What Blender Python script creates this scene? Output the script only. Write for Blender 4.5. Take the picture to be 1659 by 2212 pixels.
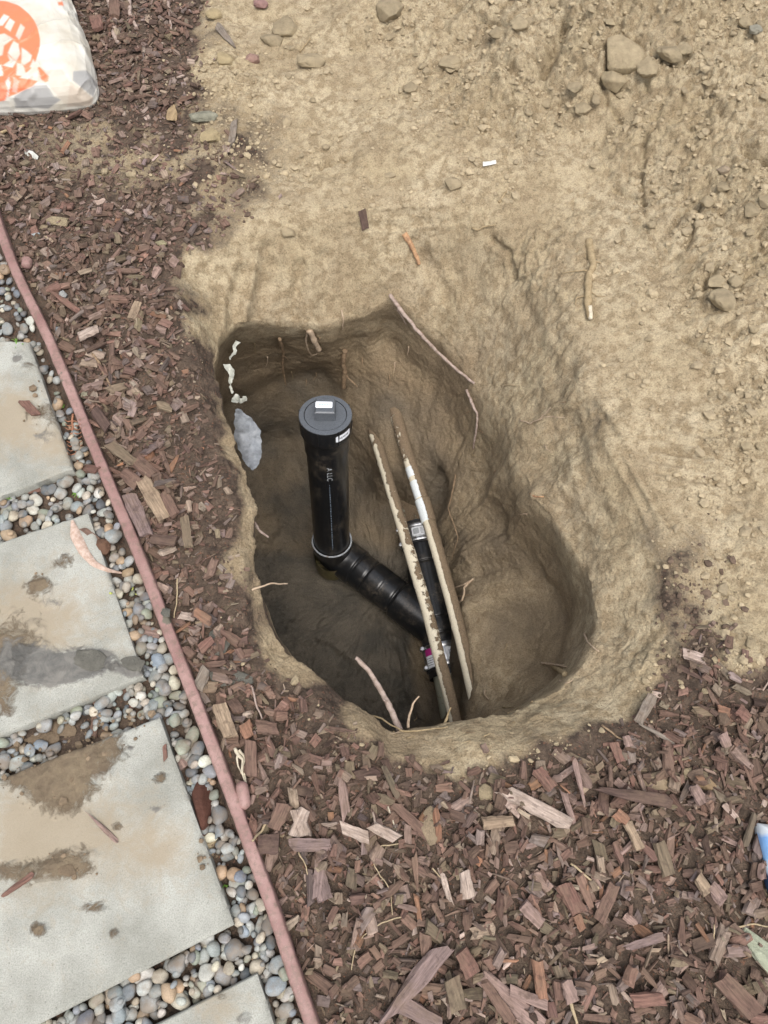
import bpy, math, random
import numpy as np
from mathutils import Vector, Matrix, Euler
from mathutils.bvhtree import BVHTree

for o in list(bpy.data.objects):
    bpy.data.objects.remove(o)
rnd = random.Random(11)
nr = np.random.RandomState(11)
scene = bpy.context.scene
COL = scene.collection

# ------------------------------------------------------------ camera, light
TILT, ROLL, CAMH = 24.5, 2.5, 1.5
cam_d = bpy.data.cameras.new('camera')
cam_d.sensor_fit = 'HORIZONTAL'
cam_d.sensor_width = 36.0
cam_d.lens = 36.0
cam_d.clip_start = 0.02
cam_d.clip_end = 200.0
cam = bpy.data.objects.new('camera', cam_d)
COL.objects.link(cam)
CM = Matrix.Rotation(math.radians(TILT), 4, 'X') @ Matrix.Rotation(math.radians(ROLL), 4, 'Z')
CM = Matrix.Translation((0, 0, CAMH)) @ CM
cam.matrix_world = CM
scene.camera = cam

world = bpy.data.worlds.new("World")
scene.world = world
world.use_nodes = True
wn = world.node_tree
wn.nodes.clear()
wo = wn.nodes.new('ShaderNodeOutputWorld')
wb = wn.nodes.new('ShaderNodeBackground')
sky = wn.nodes.new('ShaderNodeTexSky')
sky.sky_type = 'NISHITA'
sky.sun_disc = False
SUN_EL, SUN_AZ = 70.0, 165.0      # azimuth clockwise from +Y
sky.sun_elevation = math.radians(SUN_EL)
sky.sun_rotation = math.radians(SUN_AZ)
sky.air_density = 1.0
sky.dust_density = 4.0
sky.ozone_density = 1.0
hs = wn.nodes.new('ShaderNodeHueSaturation')      # an overcast sky is greyer than a clear one
hs.inputs['Saturation'].default_value = 0.42
wn.links.new(sky.outputs[0], hs.inputs['Color'])
wn.links.new(hs.outputs[0], wb.inputs['Color'])
wb.inputs['Strength'].default_value = 0.15
wn.links.new(wb.outputs[0], wo.inputs['Surface'])

sun_d = bpy.data.lights.new('sun', 'SUN')
sun_d.energy = 0.9
sun_d.angle = math.radians(40)
sun_d.color = (1.0, 0.96, 0.9)
sun = bpy.data.objects.new('sun', sun_d)
COL.objects.link(sun)
az, el = math.radians(SUN_AZ), math.radians(SUN_EL)
sdir = Vector((math.sin(az) * math.cos(el), math.cos(az) * math.cos(el), math.sin(el)))
sun.rotation_euler = sdir.to_track_quat('Z', 'Y').to_euler()
sun.location = sdir * 10

vs = scene.view_settings
vs.view_transform = 'Standard'
vs.look = 'None'
vs.gamma = 1.0
vs.use_curve_mapping = False
vs.exposure = 0.84
scene.cycles.use_denoising = True
scene.cycles.max_bounces = 8
scene.cycles.diffuse_bounces = 4

# ------------------------------------------------------------ picture geometry
F, CX, CY = 1659.0, 829.5, 1106.0
C3m = np.array([[CM[i][j] for j in range(3)] for i in range(3)])
CAMP = np.array([0, 0, CAMH])

def ray(px, py):
    d = C3m @ np.array([(px - CX) / F, -(py - CY) / F, -1.0])
    return d

def P(px, py, z=0.0):
    d = ray(px, py)
    return CAMP + d * ((z - CAMH) / d[2])

def PD(px, py, depth):
    return CAMP + ray(px, py) * depth

def project(v):
    q = (np.asarray(v) - CAMP) @ C3m
    return CX + F * q[..., 0] / -q[..., 2], CY - F * q[..., 1] / -q[..., 2]

# ------------------------------------------------------------ noise
_perm = nr.permutation(4096).astype(np.int64)
_grad = nr.normal(size=(4096, 3))
_grad /= np.linalg.norm(_grad, axis=1)[:, None]

def perlin(p, freq=1.0, seed=0):
    p = np.asarray(p, dtype=np.float64) * freq + seed * 17.31
    i = np.floor(p).astype(np.int64)
    f = p - i
    u = f * f * f * (f * (f * 6 - 15) + 10)
    out = np.zeros(p.shape[0])
    for a in (0, 1):
        wa = u[:, 0] if a else 1 - u[:, 0]
        ha = _perm[(i[:, 0] + a) & 4095]
        for b in (0, 1):
            wb_ = u[:, 1] if b else 1 - u[:, 1]
            hb = _perm[(ha + i[:, 1] + b) & 4095]
            for c in (0, 1):
                wc = u[:, 2] if c else 1 - u[:, 2]
                h = _perm[(hb + i[:, 2] + c) & 4095]
                g = _grad[h]
                out += wa * wb_ * wc * (g[:, 0] * (f[:, 0] - a) + g[:, 1] * (f[:, 1] - b) + g[:, 2] * (f[:, 2] - c))
    return out * 1.6

def fbm(p, freq, octs=4, seed=0, gain=0.5):
    out = np.zeros(len(p)); amp = 1.0
    for k in range(octs):
        out += amp * perlin(p, freq * 2 ** k, seed + k * 3)
        amp *= gain
    return out

def worley(x, y, cell, seed=0):
    X, Y = x / cell, y / cell
    ix, iy = np.floor(X).astype(np.int64), np.floor(Y).astype(np.int64)
    f1 = np.full(len(x), 9.0); f2 = np.full(len(x), 9.0); idv = np.zeros(len(x))
    for a in (-1, 0, 1):
        for b in (-1, 0, 1):
            h = _perm[(_perm[(ix + a + seed * 31) & 4095] + iy + b) & 4095]
            jx = (h & 63) / 63.0; jy = ((h >> 6) & 63) / 63.0
            dx = ix + a + jx - X; dy = iy + b + jy - Y
            d = np.sqrt(dx * dx + dy * dy)
            m = d < f1
            f2 = np.where(m, f1, np.minimum(f2, d))
            idv = np.where(m, _perm[h] / 4095.0, idv)
            f1 = np.where(m, d, f1)
    return f1, f2, idv

def sstep(a, b, x):
    t = np.clip((x - a) / (b - a), 0, 1)
    return t * t * (3 - 2 * t)

def poly_sd(u, v, poly):
    """signed distance in the polygon's units, positive inside"""
    poly = np.array(poly, float)
    n = len(poly)
    d2 = np.full(len(u), 1e18); inside = np.zeros(len(u), bool)
    for k in range(n):
        ax, ay = poly[k]; bx, by = poly[(k + 1) % n]
        ex, ey = bx - ax, by - ay
        wx, wy = u - ax, v - ay
        t = np.clip((wx * ex + wy * ey) / (ex * ex + ey * ey + 1e-12), 0, 1)
        dx, dy = wx - ex * t, wy - ey * t
        d2 = np.minimum(d2, dx * dx + dy * dy)
        c = ((ay > v) != (by > v)) & (u < ex * (v - ay) / (ey if abs(ey) > 1e-9 else 1e-9) + ax)
        inside ^= c
    d = np.sqrt(d2)
    return np.where(inside, d, -d)

def line_d(u, v, pts):
    d2 = np.full(len(u), 1e18)
    for (ax, ay), (bx, by) in zip(pts[:-1], pts[1:]):
        ex, ey = bx - ax, by - ay
        wx, wy = u - ax, v - ay
        t = np.clip((wx * ex + wy * ey) / (ex * ex + ey * ey + 1e-12), 0, 1)
        d2 = np.minimum(d2, (wx - ex * t) ** 2 + (wy - ey * t) ** 2)
    return np.sqrt(d2)

def blob(u, v, cx, cy, rx, ry=None, ang=0):
    ry = ry or rx
    c, s = math.cos(ang), math.sin(ang)
    dx, dy = u - cx, v - cy
    a = (dx * c + dy * s) / rx; b = (-dx * s + dy * c) / ry
    return np.exp(-(a * a + b * b))

# ------------------------------------------------------------ mesh helpers
def mesh_np(name, V, Fq, mat=None, smooth=True, tris=None):
    me = bpy.data.meshes.new(name)
    V = np.asarray(V, np.float32)
    Fq = np.asarray(Fq, np.int32).reshape(-1, 4) if Fq is not None and len(Fq) else np.zeros((0, 4), np.int32)
    T = np.asarray(tris, np.int32).reshape(-1, 3) if tris is not None and len(tris) else np.zeros((0, 3), np.int32)
    me.vertices.add(len(V)); me.vertices.foreach_set('co', V.ravel())
    nl = len(Fq) * 4 + len(T) * 3
    me.loops.add(nl)
    me.loops.foreach_set('vertex_index', np.concatenate([Fq.ravel(), T.ravel()]))
    me.polygons.add(len(Fq) + len(T))
    ls = np.concatenate([np.arange(len(Fq)) * 4, len(Fq) * 4 + np.arange(len(T)) * 3]).astype(np.int32)
    me.polygons.foreach_set('loop_start', ls)
    me.update(calc_edges=True)
    me.polygons.foreach_set('use_smooth', np.full(len(Fq) + len(T), smooth))
    if mat: me.materials.append(mat)
    me.validate()
    return me

def set_attr(me, name, arr, typ='FLOAT'):
    at = me.attributes.new(name, typ, 'POINT')
    if typ == 'FLOAT':
        at.data.foreach_set('value', np.asarray(arr, np.float32).ravel())
    elif typ == 'FLOAT_VECTOR':
        at.data.foreach_set('vector', np.asarray(arr, np.float32).ravel())
    else:
        a = np.asarray(arr, np.float32)
        if a.shape[1] == 3: a = np.concatenate([a, np.ones((len(a), 1), np.float32)], 1)
        at.data.foreach_set('color', a.ravel())

def link(name, data, parent=None, label=None, cat=None, group=None, kind=None, loc=None):
    o = bpy.data.objects.new(name, data)
    COL.objects.link(o)
    if parent is not None: o.parent = parent
    if label: o['label'] = label
    if cat: o['category'] = cat
    if group: o['group'] = group
    if kind: o['kind'] = kind
    if loc is not None: o.location = loc
    return o

def thing(name, loc, label, cat, group=None):
    return link(name, None, None, label, cat, group, None, loc)

def rec(me, o):
    """shift mesh vertices so that object o (already located) holds them in local coordinates"""
    me.transform(Matrix.Translation(-o.location))

def add_thing_mesh(name, me, base, label, cat, group=None):
    me.transform(Matrix.Translation(-Vector(base)))
    return link(name, me, None, label, cat, group, None, Vector(base))

def add_part(name, me, parent, label=None, kind=None, off=None):
    base = Vector((0, 0, 0)); q = parent
    while q is not None:
        base += q.location; q = q.parent
    me.transform(Matrix.Translation(-base))
    return link(name, me, parent, label, None, None, kind)

def frames(pts):
    pts = np.array(pts, float)
    T = np.gradient(pts, axis=0); T /= np.linalg.norm(T, axis=1)[:, None] + 1e-12
    up = np.array([0, 0, 1.0])
    if abs(T[0] @ up) > 0.9: up = np.array([0, 1.0, 0])
    N = np.zeros_like(T); n = up - T[0] * (up @ T[0]); n /= np.linalg.norm(n)
    for i in range(len(T)):
        n = n - T[i] * (n @ T[i]); n /= np.linalg.norm(n) + 1e-12
        N[i] = n
    return pts, T, N, np.cross(T, N)

def resample(pts, n):
    pts = np.array(pts, float)
    s = np.concatenate([[0], np.cumsum(np.linalg.norm(np.diff(pts, axis=0), axis=1))])
    t = np.linspace(0, s[-1], n)
    return np.stack([np.interp(t, s, pts[:, k]) for k in range(pts.shape[1])], 1)

def smooth_line(pts, n, it=3):
    p = resample(pts, n)
    for _ in range(it):
        p[1:-1] = (p[:-2] + 2 * p[1:-1] + p[2:]) / 4
    return p

def tube(pts, rad, nseg=24, caps=True, name='tube', mat=None, smooth=True, rfun=None):
    pts, T, N, B = frames(pts)
    n = len(pts)
    rad = np.full(n, rad) if np.isscalar(rad) else np.array(rad, float)
    a = np.linspace(0, 2 * math.pi, nseg, endpoint=False)
    R = rad[:, None] * np.ones((n, nseg))
    if rfun is not None: R = rfun(R, np.arange(n)[:, None] / max(1, n - 1), a[None, :])
    V = pts[:, None, :] + R[..., None] * (np.cos(a)[None, :, None] * N[:, None, :] + np.sin(a)[None, :, None] * B[:, None, :])
    V = V.reshape(-1, 3)
    i, j = np.meshgrid(np.arange(n - 1), np.arange(nseg), indexing='ij')
    j2 = (j + 1) % nseg
    Q = np.stack([i * nseg + j, i * nseg + j2, (i + 1) * nseg + j2, (i + 1) * nseg + j], -1).reshape(-1, 4)
    tr = []
    if caps:
        c0, c1 = len(V), len(V) + 1
        V = np.concatenate([V, pts[:1], pts[-1:]])
        for k in range(nseg):
            k2 = (k + 1) % nseg
            tr += [(c0, k2, k), (c1, (n - 1) * nseg + k, (n - 1) * nseg + k2)]
    me = mesh_np(name, V, Q, mat, smooth, tr)
    return me

def sharp(me, deg=35):
    try:
        me.set_sharp_from_angle(angle=math.radians(deg))
    except Exception:
        pass
    return me

def join_np(parts):
    """parts: list of (V, Q, T) -> merged"""
    Vs, Qs, Ts = [], [], []; off = 0
    for V, Q, T in parts:
        Vs.append(V)
        if Q is not None and len(Q): Qs.append(np.asarray(Q) + off)
        if T is not None and len(T): Ts.append(np.asarray(T) + off)
        off += len(V)
    return (np.concatenate(Vs), np.concatenate(Qs) if Qs else None, np.concatenate(Ts) if Ts else None)

BOXQ = np.array([(0, 3, 2, 1), (4, 5, 6, 7), (0, 1, 5, 4), (1, 2, 6, 5), (2, 3, 7, 6), (3, 0, 4, 7)])
def box_np(c, X, Y, Z):
    c, X, Y, Z = map(np.array, (c, X, Y, Z))
    s = [(-1, -1, -1), (1, -1, -1), (1, 1, -1), (-1, 1, -1), (-1, -1, 1), (1, -1, 1), (1, 1, 1), (-1, 1, 1)]
    return np.array([c + a * X + b * Y + d * Z for a, b, d in s], float), BOXQ, None

# ------------------------------------------------------------ materials
def lin(r, g, b):
    f = lambda c: (c / 255) / 12.92 if c <= 10 else ((c / 255 + 0.055) / 1.055) ** 2.4
    return (f(r), f(g), f(b), 1)

class MT:
    def __init__(s, name, rough=0.9, spec=0.3):
        s.m = bpy.data.materials.new(name); s.m.use_nodes = True
        s.t = s.m.node_tree; s.t.nodes.clear()
        s.out = s.t.nodes.new('ShaderNodeOutputMaterial')
        s.b = s.t.nodes.new('ShaderNodeBsdfPrincipled')
        s.b.inputs['Roughness'].default_value = rough
        s.b.inputs['Specular IOR Level'].default_value = spec
        s.t.links.new(s.b.outputs[0], s.out.inputs[0])
    def n(s, typ, **kw):
        nd = s.t.nodes.new(typ)
        for k, v in kw.items():
            if k in ('operation', 'blend_type', 'attribute_name', 'data_type', 'noise_dimensions', 'feature', 'normalize', 'attribute_type', 'use_clamp', 'distance', 'invert'):
                setattr(nd, k, v)
            else:
                nd.inputs[k.replace('_', ' ')].default_value = v
        return nd
    def l(s, a, b): s.t.links.new(a, b)
    def attr(s, name, typ='GEOMETRY'):
        return s.n('ShaderNodeAttribute', attribute_name=name, attribute_type=typ)
    def pos(s):
        return s.n('ShaderNodeNewGeometry').outputs['Position']
    def objc(s):
        return s.n('ShaderNodeTexCoord').outputs['Object']
    def noise(s, scale, detail=4, rough=0.55, vec=None, dist=0.0):
        nd = s.n('ShaderNodeTexNoise', Scale=scale, Detail=detail, Roughness=rough, Distortion=dist)
        if vec is not None: s.l(vec, nd.inputs['Vector'])
        return nd
    def ramp(s, fac, stops):
        nd = s.t.nodes.new('ShaderNodeValToRGB')
        cr = nd.color_ramp
        while len(cr.elements) < len(stops): cr.elements.new(0.5)
        for e, (p, c) in zip(cr.elements, stops):
            e.position = p
            e.color = c if isinstance(c, tuple) else (c, c, c, 1)
        s.l(fac, nd.inputs[0])
        return nd.outputs[0]
    def mix(s, fac, a, b, blend='MIX'):
        nd = s.n('ShaderNodeMix', data_type='RGBA', blend_type=blend)
        for sock, val in ((nd.inputs[0], fac), (nd.inputs[6], a), (nd.inputs[7], b)):
            if isinstance(val, (float, int)): sock.default_value = val
            elif isinstance(val, tuple): sock.default_value = val
            else: s.l(val, sock)
        return nd.outputs[2]
    def math(s, op, a, b=0.0, clamp=False):
        nd = s.n('ShaderNodeMath', operation=op); nd.use_clamp = clamp
        for sock, val in ((nd.inputs[0], a), (nd.inputs[1], b)):
            if isinstance(val, (float, int)): sock.default_value = val
            else: s.l(val, sock)
        return nd.outputs[0]
    def bump(s, h, dist=0.002, strength=1.0, prev=None):
        nd = s.n('ShaderNodeBump', Strength=strength, Distance=dist)
        s.l(h, nd.inputs['Height'])
        if prev is not None: s.l(prev, nd.inputs['Normal'])
        return nd.outputs[0]
    def fin(s, col=None, normal=None, rough=None):
        if col is not None:
            if isinstance(col, tuple): s.b.inputs['Base Color'].default_value = col
            else: s.l(col, s.b.inputs['Base Color'])
        if normal is not None: s.l(normal, s.b.inputs['Normal'])
        if rough is not None:
            if isinstance(rough, (float, int)): s.b.inputs['Roughness'].default_value = rough
            else: s.l(rough, s.b.inputs['Roughness'])
        return s.m

TAN = (0.375, 0.300, 0.186, 1); TAN2 = (0.470, 0.390, 0.262, 1); TAN3 = (0.285, 0.220, 0.134, 1)
SUB = (0.250, 0.188, 0.118, 1)
HUM = (0.115, 0.083, 0.060, 1); HUM2 = (0.055, 0.040, 0.030, 1); REDB = (0.16, 0.085, 0.055, 1)
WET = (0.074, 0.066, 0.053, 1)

def mat_soil():
    s = MT('soil', 0.95, 0.2)
    p = s.pos()
    a = s.attr('soil'); sep = s.n('ShaderNodeSeparateColor'); s.l(a.outputs['Color'], sep.inputs[0])
    hum, wet, deep = sep.outputs[0], sep.outputs[1], sep.outputs[2]
    n1 = s.noise(5, 5, 0.6, p); n2 = s.noise(38, 6, 0.65, p); n3 = s.noise(260, 4, 0.7, p)
    base = s.mix(s.ramp(n1.outputs[0], [(0.35, 0.0), (0.68, 1.0)]), TAN, TAN2)
    base = s.mix(s.ramp(n2.outputs[0], [(0.42, 1.0), (0.56, 0.0)]), base, TAN3)
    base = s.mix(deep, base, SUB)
    hcol = s.mix(s.ramp(n2.outputs[0], [(0.40, 0.0), (0.62, 1.0)]), HUM, HUM2)
    n4 = s.noise(150, 3, 0.6, p)
    hcol = s.mix(s.ramp(n4.outputs[0], [(0.60, 0.0), (0.68, 1.0)]), hcol, REDB)
    # humus boundary broken up by noise
    hf = s.math('ADD', hum, s.math('MULTIPLY', s.math('SUBTRACT', n2.outputs[0], 0.5), 0.9))
    hf = s.ramp(hf, [(0.30, 0.0), (0.70, 1.0)])
    col = s.mix(hf, base, hcol)
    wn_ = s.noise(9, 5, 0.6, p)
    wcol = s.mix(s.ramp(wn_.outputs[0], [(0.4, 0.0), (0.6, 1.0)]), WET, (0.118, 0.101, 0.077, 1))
    col = s.mix(wet, col, wcol)  # mud tone of the floor, also mixed in with depth
    # grain speckle
    sp = s.ramp(n3.outputs[0], [(0.3, 0.50), (0.48, 1.0), (0.72, 1.35)])
    col = s.mix(0.85, col, sp, 'MULTIPLY')
    v = s.n('ShaderNodeTexVoronoi', Scale=150.0); s.l(p, v.inputs['Vector'])
    fle = s.ramp(v.outputs['Distance'], [(0.06, 1.0), (0.10, 0.0)])
    sel = s.n('ShaderNodeSeparateColor'); s.l(v.outputs['Color'], sel.inputs[0])
    fle = s.math('MULTIPLY', fle, s.ramp(sel.outputs[0], [(0.93, 0.0), (0.94, 1.0)]))
    col = s.mix(fle, col, (0.6, 0.55, 0.45, 1))
    h = s.math('ADD', s.math('MULTIPLY', n3.outputs[0], 0.5), n2.outputs[0])
    nb = s.bump(s.noise(90, 6, 0.7, p).outputs[0], 0.006, 0.75)
    nb = s.bump(n3.outputs[0], 0.0035, 0.9, nb)
    nb = s.bump(s.noise(700, 2, 0.7, p).outputs[0], 0.001, 0.7, nb)
    rough = s.mix(wet, (0.95,) * 3 + (1,), (0.58,) * 3 + (1,))
    return s.fin(col, nb, rough)
M_SOIL = mat_soil()

def mat_crumb():
    s = MT('dirt_clod_soil', 0.95, 0.2)
    p = s.pos()
    c = s.attr('tint').outputs['Color']
    n2 = s.noise(60, 5, 0.65, p); n3 = s.noise(300, 3, 0.7, p)
    col = s.mix(0.8, c, s.ramp(n2.outputs[0], [(0.3, 0.7), (0.7, 1.25)]), 'MULTIPLY')
    nb = s.bump(s.noise(120, 5, 0.7, p).outputs[0], 0.005, 0.7)
    nb = s.bump(n3.outputs[0], 0.0015, 0.6, nb)
    return s.fin(col, nb)
M_CRUMB = mat_crumb()

def mat_clod():
    s = MT('dirt_clod_single', 0.95, 0.2)
    p = s.pos()
    oi = s.n('ShaderNodeObjectInfo')
    n2 = s.noise(45, 6, 0.65, p); n3 = s.noise(300, 3, 0.7, p)
    col = s.mix(0.8, oi.outputs['Color'], s.ramp(n2.outputs[0], [(0.3, 0.7), (0.7, 1.25)]), 'MULTIPLY')
    nb = s.bump(s.noise(80, 8, 0.75, p).outputs[0], 0.010, 0.9)
    nb = s.bump(n3.outputs[0], 0.0015, 0.6, nb)
    return s.fin(col, nb)
M_CLOD = mat_clod()

def mat_chip(single):
    s = MT('bark_chip_single' if single else 'bark_chip_pile', 0.82, 0.25)
    if single:
        col0 = s.n('ShaderNodeObjectInfo').outputs['Color']
    else:
        col0 = s.attr('tint').outputs['Color']
    g = s.attr('gr').outputs['Vector']
    p = s.pos()
    mp = s.n('ShaderNodeMapping'); s.l(g, mp.inputs['Vector']); mp.inputs['Scale'].default_value = (25, 260, 260)
    if single:
        oi = s.n('ShaderNodeObjectInfo'); cm = s.n('ShaderNodeCombineXYZ')
        s.l(s.math('MULTIPLY', oi.outputs['Random'], 77.0), cm.inputs[0]); s.l(cm.outputs[0], mp.inputs['Location'])
    n1 = s.noise(1.0, 5, 0.7, mp.outputs[0])
    col = s.mix(0.9, col0, s.ramp(n1.outputs[0], [(0.28, 0.35), (0.5, 0.95), (0.72, 1.55)]), 'MULTIPLY')
    n2 = s.noise(28, 5, 0.65, p)
    col = s.mix(s.ramp(n2.outputs[0], [(0.47, 0.0), (0.66, 0.5)]), col, (0.16, 0.11, 0.075, 1))
    n3 = s.noise(70, 3, 0.6, p)
    col = s.mix(s.ramp(n3.outputs[0], [(0.56, 0.0), (0.68, 0.45)]), col, (0.055, 0.035, 0.027, 1))
    nb = s.bump(n1.outputs[0], 0.0016, 0.9)
    nb = s.bump(n2.outputs[0], 0.002, 0.4, nb)
    return s.fin(col, nb)
M_CHIPS, M_CHIP1 = mat_chip(False), mat_chip(True)

def mat_pebble(single):
    s = MT('river_pebble' + ('_single' if single else '_pile'), 0.55, 0.4)
    c = s.n('ShaderNodeObjectInfo').outputs['Color'] if single else s.attr('tint').outputs['Color']
    p = s.pos()
    n1 = s.noise(55, 4, 0.6, p); n2 = s.noise(420, 3, 0.7, p)
    col = s.mix(0.7, c, s.ramp(n1.outputs[0], [(0.3, 0.75), (0.7, 1.2)]), 'MULTIPLY')
    col = s.mix(0.5, col, s.ramp(n2.outputs[0], [(0.35, 0.6), (0.6, 1.1)]), 'MULTIPLY')
    d = s.noise(24, 5, 0.65, p)
    col = s.mix(s.ramp(d.outputs[0], [(0.43, 0.0), (0.64, 0.8)]), col, (0.2, 0.155, 0.11, 1))
    nb = s.bump(n2.outputs[0], 0.0006, 0.5)
    return s.fin(col, nb)
M_PEB, M_PEB1 = mat_pebble(False), mat_pebble(True)

def mat_slab():
    s = MT('concrete_slab', 0.88, 0.25)
    p = s.pos()
    a = s.attr('mud'); sep = s.n('ShaderNodeSeparateColor'); s.l(a.outputs['Color'], sep.inputs[0])
    n1 = s.noise(7, 5, 0.6, p); n2 = s.noise(420, 3, 0.7, p); n3 = s.noise(32, 9, 0.78, p, .6)
    col = s.mix(s.ramp(n1.outputs[0], [(0.38, 0.0), (0.62, 1.0)]), (0.25, 0.248, 0.213, 1), (0.365, 0.363, 0.32, 1))
    col = s.mix(0.6, col, s.ramp(n2.outputs[0], [(0.32, 0.55), (0.5, 1.0), (0.7, 1.3)]), 'MULTIPLY')
    v = s.n('ShaderNodeTexVoronoi', Scale=110.0); s.l(p, v.inputs['Vector'])
    pit = s.ramp(v.outputs['Distance'], [(0.08, 1.0), (0.16, 0.0)])
    sc = s.n('ShaderNodeSeparateColor'); s.l(v.outputs['Color'], sc.inputs[0])
    pit = s.math('MULTIPLY', pit, s.ramp(sc.outputs[0], [(0.80, 0.0), (0.82, 1.0)]))
    col = s.mix(s.math('MULTIPLY', pit, 0.7), col, (0.13, 0.12, 0.1, 1))
    # dried tan film
    tf = s.ramp(s.math('ADD', sep.outputs[1], s.math('MULTIPLY', s.math('SUBTRACT', n3.outputs[0], 0.5), 1.3)), [(0.30, 0.0), (0.80, 0.80)])
    col = s.mix(tf, col, (0.29, 0.235, 0.160, 1))
    mf = s.ramp(s.math('ADD', sep.outputs[0], s.math('MULTIPLY', s.math('SUBTRACT', n3.outputs[0], 0.5), 1.5)), [(0.41, 0.0), (0.62, 1.0)])
    mcol = s.mix(s.ramp(n3.outputs[0], [(0.4, 0.0), (0.6, 1.0)]), (0.20, 0.155, 0.10, 1), (0.135, 0.102, 0.068, 1))
    col = s.mix(mf, col, mcol)
    gf = s.ramp(s.math('ADD', sep.outputs[2], s.math('MULTIPLY', s.math('SUBTRACT', n3.outputs[0], 0.5), 1.6)), [(0.40, 0.0), (0.60, 1.0)])
    gcol = s.mix(s.ramp(n3.outputs[0], [(0.4, 0.0), (0.6, 1.0)]), (0.10, 0.097, 0.088, 1), (0.165, 0.155, 0.135, 1))
    col = s.mix(gf, col, gcol)
    nb = s.bump(n2.outputs[0], 0.0012, 0.6)
    nb = s.bump(s.noise(110, 5, 0.7, p).outputs[0], 0.003, s_strength(s), nb) if False else s.bump(s.math('MULTIPLY', s.noise(110, 5, 0.7, p).outputs[0], s.math('ADD', s.math('MULTIPLY', mf, 2.0), 0.4)), 0.0022, 0.8, nb)
    rg = s.mix(gf, (0.9,) * 3 + (1,), (0.5,) * 3 + (1,))
    return s.fin(col, nb, rg)
M_SLAB = mat_slab()

def mat_edging():
    s = MT('faded_red_plastic', 0.5, 0.35)
    p = s.pos()
    n1 = s.noise(14, 5, 0.6, p); n2 = s.noise(90, 5, 0.7, p); n3 = s.noise(400, 3, 0.7, p)
    col = s.mix(s.ramp(n1.outputs[0], [(0.35, 0.0), (0.65, 1.0)]), (0.220, 0.120, 0.105, 1), (0.325, 0.200, 0.176, 1))
    col = s.mix(s.ramp(n2.outputs[0], [(0.46, 0.0), (0.66, 0.8)]), col, (0.165, 0.115, 0.085, 1))
    col = s.mix(s.ramp(n3.outputs[0], [(0.6, 0.0), (0.72, 0.4)]), col, (0.5, 0.38, 0.34, 1))
    mu = s.attr('mud').outputs['Fac']
    mf = s.ramp(s.math('ADD', mu, s.math('SUBTRACT', n2.outputs[0], 0.5)), [(0.42, 0.0), (0.5, 1.0)])
    col = s.mix(mf, col, (0.13, 0.115, 0.085, 1))
    nb = s.bump(n2.outputs[0], 0.001, 0.6)
    return s.fin(col, nb)
M_EDGE = mat_edging()

def mat_abs():
    s = MT('black_pipe_plastic', 0.3, 0.55)
    p = s.pos()
    n1 = s.noise(16, 5, 0.65, p); n2 = s.noise(120, 5, 0.7, p)
    f = s.math('MULTIPLY', s.ramp(n1.outputs[0], [(0.5, 0.0), (0.7, 0.6)]), s.ramp(n2.outputs[0], [(0.4, 0.0), (0.62, 1.0)]))
    fl = s.noise(300, 2, 0.5, p)
    sp = s.ramp(fl.outputs[0], [(0.69, 0.0), (0.73, 0.7)])
    f = s.math('MAXIMUM', f, sp)
    dm = s.attr('mud').outputs['Fac']
    f = s.math('MAXIMUM', f, s.ramp(s.math('ADD', dm, s.math('SUBTRACT', n2.outputs[0], 0.5)), [(0.45, 0.0), (0.7, 0.9)]))
    col = s.mix(f, (0.009, 0.0095, 0.0105, 1), (0.13, 0.105, 0.075, 1))
    rg = s.math('ADD', s.math('MULTIPLY', f, 0.5), 0.28)
    nb = s.bump(n2.outputs[0], 0.0006, 0.25)
    return s.fin(col, nb, rg)
M_ABS = mat_abs()

def plain(name, col, rough=0.6, spec=0.4, bump=0.0, bs=120, var=0.25, metal=0.0, dirt=0.0):
    s = MT(name, rough, spec)
    p = s.pos()
    n = s.noise(bs, 5, 0.65, p)
    c = s.mix(1.0, col, s.ramp(n.outputs[0], [(0.3, 1 - var), (0.7, 1 + var)]), 'MULTIPLY')
    if dirt:
        d = s.noise(35, 6, 0.7, p)
        c = s.mix(s.ramp(d.outputs[0], [(0.62 - dirt * 0.3, 0.0), (0.72 - dirt * 0.3, 0.9)]), c, (0.17, 0.125, 0.08, 1))
    s.b.inputs['Metallic'].default_value = metal
    return s.fin(c, s.bump(n.outputs[0], bump, 0.7) if bump else None)

def mat_muddy(name, clean, mudc=(0.17, 0.125, 0.08, 1)):
    s = MT(name, 0.6, 0.35)
    p = s.pos()
    n = s.noise(42, 6, 0.62, p); n2 = s.noise(220, 4, 0.7, p)
    m = s.attr('mud').outputs['Fac']
    f = s.ramp(s.math('ADD', m, s.math('MULTIPLY', s.math('SUBTRACT', n.outputs[0], 0.5), 1.5)), [(0.47, 0.0), (0.52, 1.0)])
    cl = s.mix(s.ramp(n2.outputs[0], [(0.45, 0.0), (0.7, 0.5)]), clean, tuple(c * 0.6 for c in clean[:3]) + (1,))
    mc = s.mix(1.0, mudc, s.ramp(n2.outputs[0], [(0.3, 0.65), (0.7, 1.3)]), 'MULTIPLY')
    col = s.mix(f, cl, mc)
    nb = s.bump(s.math('ADD', f, s.math('MULTIPLY', n2.outputs[0], s.math('MULTIPLY', f, 0.8))), 0.0022, 0.9)
    rg = s.math('ADD', s.math('MULTIPLY', f, 0.5), 0.42)
    return s.fin(col, nb, rg)
M_PVC = mat_muddy('muddy_cream_plastic', (0.64, 0.58, 0.45, 1))
M_PVCW = mat_muddy('muddy_white_plastic', (0.68, 0.72, 0.72, 1))
M_OLD = mat_muddy('muddy_old_pipe', (0.34, 0.34, 0.26, 1))

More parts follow.
